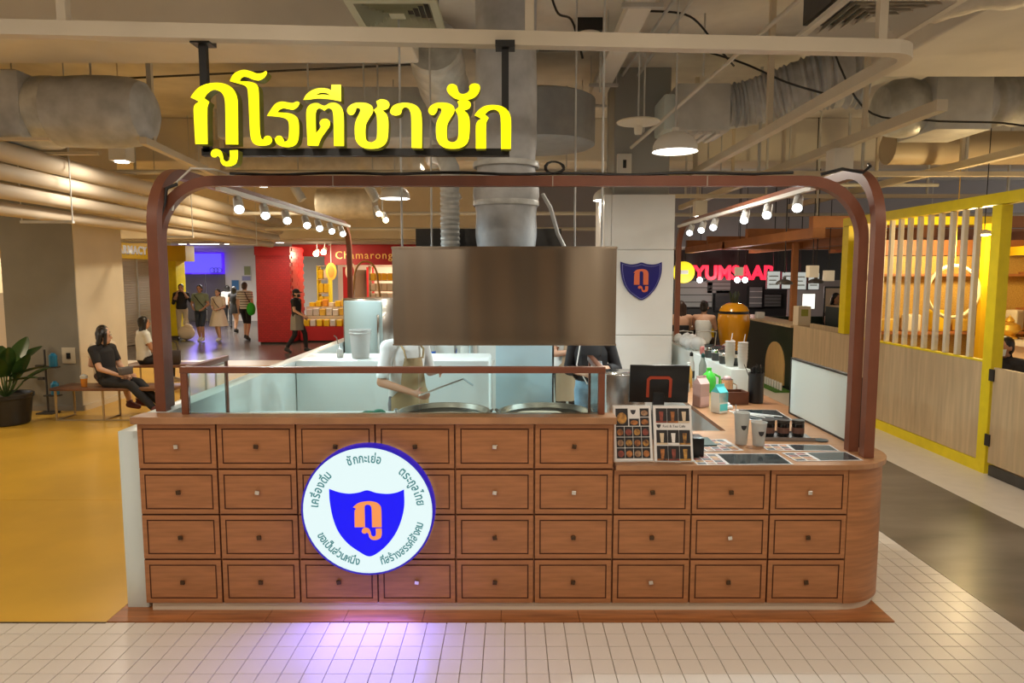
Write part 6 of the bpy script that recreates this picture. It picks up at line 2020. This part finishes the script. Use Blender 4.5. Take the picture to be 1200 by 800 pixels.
# --- cook behind the griddles (head hidden by the hood)
ck, cj, chp = person('cook in a white T-shirt and khaki apron turning food with a steel spatula', (-.93, 5.96, 0), rad(42), 1.74,
                     dict(eL=(.26, .02, 1.14), wL=(.13, -.30, 1.20), eR=(-.25, .0, 1.10), wR=(-.11, -.26, 1.03)), None, SKIN,
                     [shirt(KW, .85), pants(mat('grey trousers', (.10, .10, .11), .8)), shoes(SHOE)], 'cap', KB, .010)
apron(ck, cj, KKH, .52, 1.33, 1.0, .19, .005)
for q in (-1, 1):
    MB().tube([(q * .085, -.130, 1.32), (q * .10, -.122, 1.40), (q * .095, -.02, 1.475), (q * .07, .08, 1.43)], .010, 6).build('apron_strap', KKH, ck, True)
mask(ck, chp, KB)
spt = empty('steel_spatula', (-.70, 5.63, 1.07), rad(20), 'long steel spatula held by the cook above the griddle', 'spatula')
MB().tube([(-.08, .02, -.03), (.0, 0, 0), (.28, -.10, .11)], .008, 8).build('handle', STEELP, spt, True)
MB().box((.315, -.112, .085), (.10, .075, .004), 0, Euler((0, rad(35), rad(-20)))).build('blade', STEELP, spt)

# --- woman with long hair, black jacket and jeans
wm, wj, whp = person('woman in a black jacket and pale jeans holding a phone beside the pale blue cabinet', (.80, 6.85, 0), rad(-12), 1.66,
                     dict(eL=(.26, .05, 1.12), wL=(.10, -.22, 1.16), eR=(-.235, .04, 1.10), wR=(-.06, -.20, 1.10)), None, SKIN2,
                     [('jacket', KB, {'torso': (0, 1), 'uarm': (0, 1), 'farm': (0, .55)}, .02), pants(JEAN, 1.95, 'jeans'), shoes(SHOEW)], 'long', None, .011)
for q in (-1, 1):
    g = MB().cap(whp(q * .082, .0, .02), whp(q * .098, -.08, -.30), .030, .022)
    hme = remesh(g, 'hair_strand', .012, 2); set_mats(hme, HAIR); inst(hme, 'hair_strand', wm)
tag(MB().b2((-.035, -.005, -.07), (.035, .005, .07), bev=.004).build('mobile_phone', BLACKP, None, True, (.845, 6.56, 1.145), (rad(-25), 0, rad(10))), 'dark mobile phone in the hands of the woman in the black jacket', 'phone')
tag(MB().tube([(-.10, -.12, 1.36), (-.13, -.14, 1.15), (-.02, -.15, .96)], .006, 6).build('lanyard_strap', WHITEP, None, True, (.80, 6.85, 0), (0, 0, rad(-12))), 'thin pale strap across the black jacket', 'strap')
# --- second staff member in a beige apron
st, sj, shp_ = person('kiosk helper in a white shirt and beige apron behind the woman with the phone', (.66, 8.15, 0), rad(30), 1.68,
                      dict(eR=(-.22, -.02, 1.12), wR=(.0, -.24, 1.16), eL=(.22, -.02, 1.12), wL=(.08, -.25, 1.06)), None, SKIN2, [shirt(KW, .6), pants(KB), shoes(SHOE)], 'short', None, .013)
apron(st, sj, mat('tan apron cloth', (.46, .34, .22), .8), .55, 1.33, 1.0, .19, .005)

# --- people on and beside the bench
p3, j3, h3 = person('seated woman in black with shoulder length hair leaning on the bench by the column', (-5.70, 9.58, .545), rad(78), 1.66,
                    dict(mid=(0, .06, .17), che=(0, .10, .36), nk=(0, .10, .50), hd=(0, .06, .64), sL=(.165, .10, .46), sR=(-.165, .10, .46), eR=(-.20, -.02, .20), wR=(-.08, -.22, .10), eL=(.2, .0, .2), wL=(.06, -.25, .08),
                         kL=(.08, -.42, -.02), kR=(-.08, -.42, -.04), aL=(.07, -.80, -.36), aR=(-.06, -.80, -.40), tL=(.075, -.95, -.30), tR=(-.065, -.95, -.36)), SITJ, SKIN2,
                    [shirt(KB, .7), pants(mat('black trousers', (.012, .012, .014), .8), 1.95), shoes(mat('maroon shoe', (.10, .02, .015), .5))], 'bob', None, .011, rad(28))
for q in (-1, 1):
    g = MB().cap(h3(q * .066, -.035, .055), h3(q * .078, -.03, -.11), .026, .022)
    hme = remesh(g, 'hair_strand', .010, 2); set_mats(hme, HAIR); inst(hme, 'hair_strand', p3)
hbg = empty('hand_bag', (-5.38, 9.42, .66), rad(70), 'small grey clutch in the lap of the woman in black', 'bag')
MB().box((0, 0, .05), (.20, .07, .11), bev=.02).build('body', mat('grey bag', (.10, .09, .09), .4), hbg, True)
MB().box((0, 0, .09), (.205, .075, .03), bev=.01).build('flap', mat('grey bag flap', (.16, .15, .15), .4), hbg, True)
p4, j4, h4 = person('seated person in a pale top and bare legs hidden behind the woman in black', (-6.04, 10.02, .545), rad(80), 1.62,
                    dict(eR=(-.2, .05, .2), wR=(-.05, -.18, .14), kL=(.09, -.42, .0), kR=(-.09, -.40, -.01), aL=(.09, -.52, -.40), aR=(-.09, -.50, -.40), tL=(.1, -.67, -.44), tR=(-.1, -.65, -.44)), SITJ, SKIN2,
                    [shirt(KCR, .6), pants(mat('brown shorts', (.09, .05, .035), .8), .5, 'shorts'), shoes(mat('maroon shoe', (.10, .02, .015), .5))], 'short', None, .013)
b2_ = empty('rear_bench', (-6.3, 12.0, 0), 0, 'second low bench behind the cream column', 'bench')
box_obj('seat', (-.5, -.25, .43), (1.1, .25, .47), mat('bench wood', (.16, .07, .035), .4), b2_, .006)
for x in (-.4, .95):
    MB().tube([(x, -.2, .43), (x, -.2, .012), (x, .2, .012), (x, .2, .43)], .012, square=True).build('leg', BL, b2_)
p5, j5, h5 = person('seated woman in a white T-shirt with long black hair seen from behind', (-6.50, 11.98, .545), rad(135), 1.64,
                    dict(eR=(-.22, -.06, .22), wR=(-.12, -.28, .12)), SITJ, SKIN, [shirt(KW, .6), pants(KB, 1.95), shoes(SHOEW)], 'long', None, .013)
tb = empty('shoulder_bag', (-5.95, 11.86, .471), rad(20), 'dark shoulder bag standing beside the woman in the white T-shirt', 'bag')
MB().box((0, 0, .13), (.28, .10, .25), bev=.03).build('body', mat('dark leather', (.035, .022, .018), .4), tb, True)
MB().tube([(-.10, 0, .25), (-.08, 0, .38), (0, 0, .43), (.08, 0, .38), (.10, 0, .25)], .010, 8).build('strap', mat('dark leather', (.035, .022, .018), .4), tb, True)

# --- people walking in the hall
WALK = dict(kL=(.09, -.16, .50), aL=(.09, -.12, .10), tL=(.10, -.27, .06), kR=(-.09, .0, .49), aR=(-.09, .14, .11), tR=(-.10, .01, .03))
w1, jj, hh = person('man in a black top and beige trousers holding a phone to his ear', (-10.35, 21.4, 0), rad(15), 1.74, dict(eR=(-.22, -.06, 1.12), wR=(-.10, -.10, 1.42), eL=(.26, -.04, 1.18), wL=(.10, -.14, 1.45)), None, SKIN,
                  [shirt(KB, 1.4), pants(KBE), shoes(SHOE)], 'short', None, .016)
bgw = empty('shopping_bag', (-10.1, 21.1, .02), 0, 'big white shopping bag standing by the man on the phone', 'bag')
MB().ball((0, 0, .22), (.26, .16, .22), 16, 10).ball((.05, 0, .34), (.16, .11, .16)).build('body', KCR, bgw, True)
MB().tube([(-.1, 0, .46), (-.06, 0, .66), (.06, 0, .66), (.1, 0, .46)], .012, 6).build('handles', KCR, bgw, True)
w2, jj, hh = person('man in an olive green shirt and dark shorts walking with the woman in cream', (-9.45, 20.7, 0), rad(5), 1.72, dict(WALK, eL=(.24, .0, 1.12), wL=(.14, -.18, 1.0), eR=(-.25, .02, 1.12), wR=(-.14, -.2, 1.02)), None, SKIN,
                  [shirt(KGR, .6), pants(JEAND, 1.05, 'shorts'), shoes(SHOEW)], 'short', None, .016)
MB().tube([(-.13, -.10, 1.42), (.0, -.145, 1.25), (.16, -.13, 1.05), (.19, .0, .98)], .014, 6).build('bag_strap', KB, w2, True)
w3, jj, hh = person('woman in a cream knee length dress walking beside the man in olive green', (-8.93, 20.75, 0), rad(-8), 1.60, dict(WALK, eL=(.22, .0, 1.12), wL=(.12, -.2, 1.06), eR=(-.22, .02, 1.12), wR=(-.08, -.2, 1.08)), None, SKIN2,
                  [('dress_top', KCR, {'torso': (0, 1), 'pelvis': (0, 1), 'uarm': (0, .75)}, .016), shoes(SHOEW)], 'pony', None, .016)
loft(w3, 'dress_skirt', KCR, [((0, 0, 1.04), .135, .105), ((0, 0, .92), .175, .135), ((0, 0, .70), .23, .19), ((0, -.01, .48), .28, .24)])
MB().tube([(-.12, -.09, 1.32), (.0, -.135, 1.15), (.15, -.12, .98)], .012, 6).build('bag_strap', mat('brown strap', (.12, .05, .03), .5), w3, True)
w4, jj, hh = person('person in a white T-shirt far behind the couple by the doorway', (-10.9, 26.2, 0), rad(200), 1.62, dict(WALK), None, SKIN, [shirt(mat('off white cotton', (.42, .41, .40), .8), .6), pants(KB), shoes(SHOE)], 'bob', None, .018, face=False)
w5, jj, hh = person('woman with long hair in a short black dress seen from behind', (-9.75, 24.0, 0), rad(165), 1.62, dict(WALK), None, SKIN2, [('dress_top', KB, {'torso': (0, 1), 'pelvis': (0, 1), 'uarm': (0, .2)}, .014), shoes(SHOE)], 'long', None, .018, face=False)
loft(w5, 'dress_skirt', KB, [((0, 0, 1.04), .135, .105), ((0, 0, .92), .175, .13), ((0, 0, .68), .19, .15)])
STR = bpy.data.materials.new('striped cotton'); STR.use_nodes = True
nt = STR.node_tree; b_ = nt.nodes['Principled BSDF']; b_.inputs['Roughness'].default_value = .8
wv = nt.nodes.new('ShaderNodeTexWave'); wv.bands_direction = 'Z'; wv.inputs['Scale'].default_value = 4.2
tc = nt.nodes.new('ShaderNodeTexCoord'); rp_ = nt.nodes.new('ShaderNodeValToRGB')
rp_.color_ramp.elements[0].position = .18; rp_.color_ramp.elements[1].position = .30
rp_.color_ramp.elements[0].color = (.10, .09, .09, 1); rp_.color_ramp.elements[1].color = (.74, .70, .64, 1)
nt.links.new(tc.outputs['Object'], wv.inputs['Vector']); nt.links.new(wv.outputs['Fac'], rp_.inputs[0]); nt.links.new(rp_.outputs[0], b_.inputs['Base Color'])
w6, jj, hh = person('man in a striped T-shirt and black shorts walking away with a green bag', (-8.28, 21.2, 0), rad(175), 1.80, dict(WALK), None, SKIN2, [shirt(STR, .6), pants(KB, 1.0, 'shorts'), shoes(SHOE)], 'short', mat('greying hair', (.10, .08, .06), .6), .016, face=False)
gbag = empty('green_cloth_bag', (-8.02, 20.98, 1.0), 0, 'bright green cloth bag at the hip of the man in stripes', 'bag')
MB().ball((0, 0, -.02), (.14, .08, .20), 14, 10).build('body', mat('green cloth', (.03, .55, .03), .6), gbag, True)
MB().tube([(0, 0, .15), (-.12, .02, .32), (-.20, .05, .50)], .012, 6).build('strap', KB, gbag, True)
w7, jj, hh = person('woman in a black dress half hidden by the red pillar', (-8.20, 22.6, 0), rad(185), 1.64, dict(WALK), None, SKIN2, [shirt(KCR, .5), pants(KB, 1.3), shoes(SHOE)], 'long', None, .018, face=False)
w8, jj, hh8 = person('shop assistant in a black cap, mask and grey apron striding past the display table', (-5.62, 17.8, 0), rad(82), 1.66,
                   dict(kL=(.09, -.18, .50), aL=(.09, -.20, .09), tL=(.10, -.36, .05), kR=(-.09, .02, .49), aR=(-.09, .28, .12), tR=(-.10, .16, .03), eR=(-.24, -.05, 1.14), wR=(-.2, -.28, 1.0), eL=(.24, .05, 1.12), wL=(.22, -.12, .95)), None, SKIN2,
                   [shirt(KB, .6), pants(KB, 1.95), shoes(SHOE)], 'cap', KB, .015)
loft(w8, 'waist_apron', mat('grey apron', (.26, .24, .21), .8), [((0, 0, 1.02), .15, .118), ((0, 0, .92), .178, .14), ((0, -.01, .60), .20, .17)])
mask(w8, hh8, KB)
w9, jj, hh = person('person at the far left edge in pale clothes behind the white board', (-9.35, 12.9, 0), rad(30), 1.70, None, None, SKIN2, [shirt(mat('pink cotton', (.55, .36, .28), .8), .6), pants(KBE), shoes(SHOE)], 'cap', mat('grey cap', (.12, .11, .10), .7), .018)

# --- restaurant guests and staff on the right
for i, (x, Y, lab, hs) in enumerate(((797, 12.65, 'woman with bare shoulders and loose brown hair on a bar stool', 'long'), (824, 12.6, 'woman in a white vest with tied black hair on a bar stool', 'bun'))):
    p = px(x, 400, Y)
    e_, jj, hh = person(lab, (p.x, Y, .80), rad(175 - 25 * i), 1.62, dict(eR=(-.2, -.12, .25), wR=(-.1, -.32, .28), eL=(.2, -.12, .25), wL=(.1, -.32, .28)), SITJ, SKIN2,
                        [('vest', KB if i == 0 else KW, {'torso': (0, .62 if i == 0 else .85), 'pelvis': (0, 1)}, .012), pants(KB, 1.9), shoes(SHOE)], hs, mat('brown hair', (.035, .014, .008), .5) if i == 0 else None, .016, face=False)
    bs_ = empty('bar_stool', (p.x, Y, 0), 0, ['dark bar stool under the woman with bare shoulders', 'dark bar stool under the woman in the white vest'][i], 'stool')
    MB().lathe([(.0001, .66), (.19, .66), (.20, .68), (.20, .70), (.0001, .70)], seg=20).build('seat', BLACK, bs_, True)
    for q in range(4):
        a = PI / 4 + q * PI / 2
        MB().tube([(.13 * math.cos(a), .13 * math.sin(a), .66), (.2 * math.cos(a), .2 * math.sin(a), .002)], .013, 6).build('leg', BLACK, bs_)
    MB().tube([(.17 * math.cos(a), .17 * math.sin(a), .28) for a in [2 * PI * k_ / 16 for k_ in range(16)]], .009, 6, closed=True).build('foot_ring', GALV, bs_)
    MB().tube([(-.17, -.18 * 0 - .17, .74), (-.18, -.2, 1.0), (0, -.23, 1.02), (.18, -.2, 1.0), (.17, -.17, .74)], .011, 6).build('back_hoop', GALV, bs_, True)
tbx = px(826, 395, 13.6).x
bs_ = empty('bar_stool', (tbx, 13.6, 0), 0, 'dark bar stool carrying the yellow bag', 'stool')
MB().lathe([(.0001, .70), (.19, .70), (.20, .72), (.20, .74), (.0001, .74)], seg=20).build('seat', BLACK, bs_, True)
for q in range(4):
    a = PI / 4 + q * PI / 2
    MB().tube([(.13 * math.cos(a), .13 * math.sin(a), .70), (.2 * math.cos(a), .2 * math.sin(a), .002)], .013, 6).build('leg', BLACK, bs_)
p = px(1178, 408, 6.75)
e_, jj, hh = person('stall worker in black leaning on the oak gate with a hand at the mouth', (5.55, 7.6, .60), rad(-75), 1.64,
                    dict(eR=(-.22, -.12, .34), wR=(-.04, -.17, .54), eL=(.22, -.05, .25), wL=(.06, -.25, .40), hd=(0, -.05, .655)), SITJ, SKIN, [shirt(KB, .6), pants(KB, 1.9), shoes(SHOE)], 'short', None, .011)
mask(e_, hh, KW)
stl = empty('stall_stool', (5.55, 7.6, 0), 0, 'dark stool under the stall worker', 'stool')
MB().lathe([(.0001, .46), (.18, .46), (.19, .48), (.19, .51), (.0001, .515)], seg=18).build('seat', BLACK, stl, True)
for q in range(4):
    a = PI / 4 + q * PI / 2
    MB().tube([(.12 * math.cos(a), .12 * math.sin(a), .46), (.18 * math.cos(a), .18 * math.sin(a), .002)], .013, 6).build('leg', BLACK, stl)
p = px(981, 362, 14.0)
e_, jj, hh = person('dark haired person in black standing behind the yellow post', (p.x + .02, 14.1, 0), rad(20), 1.66, None, None, SKIN, [shirt(KB, .6), pants(KB), shoes(SHOE)], 'bob', None, .018)
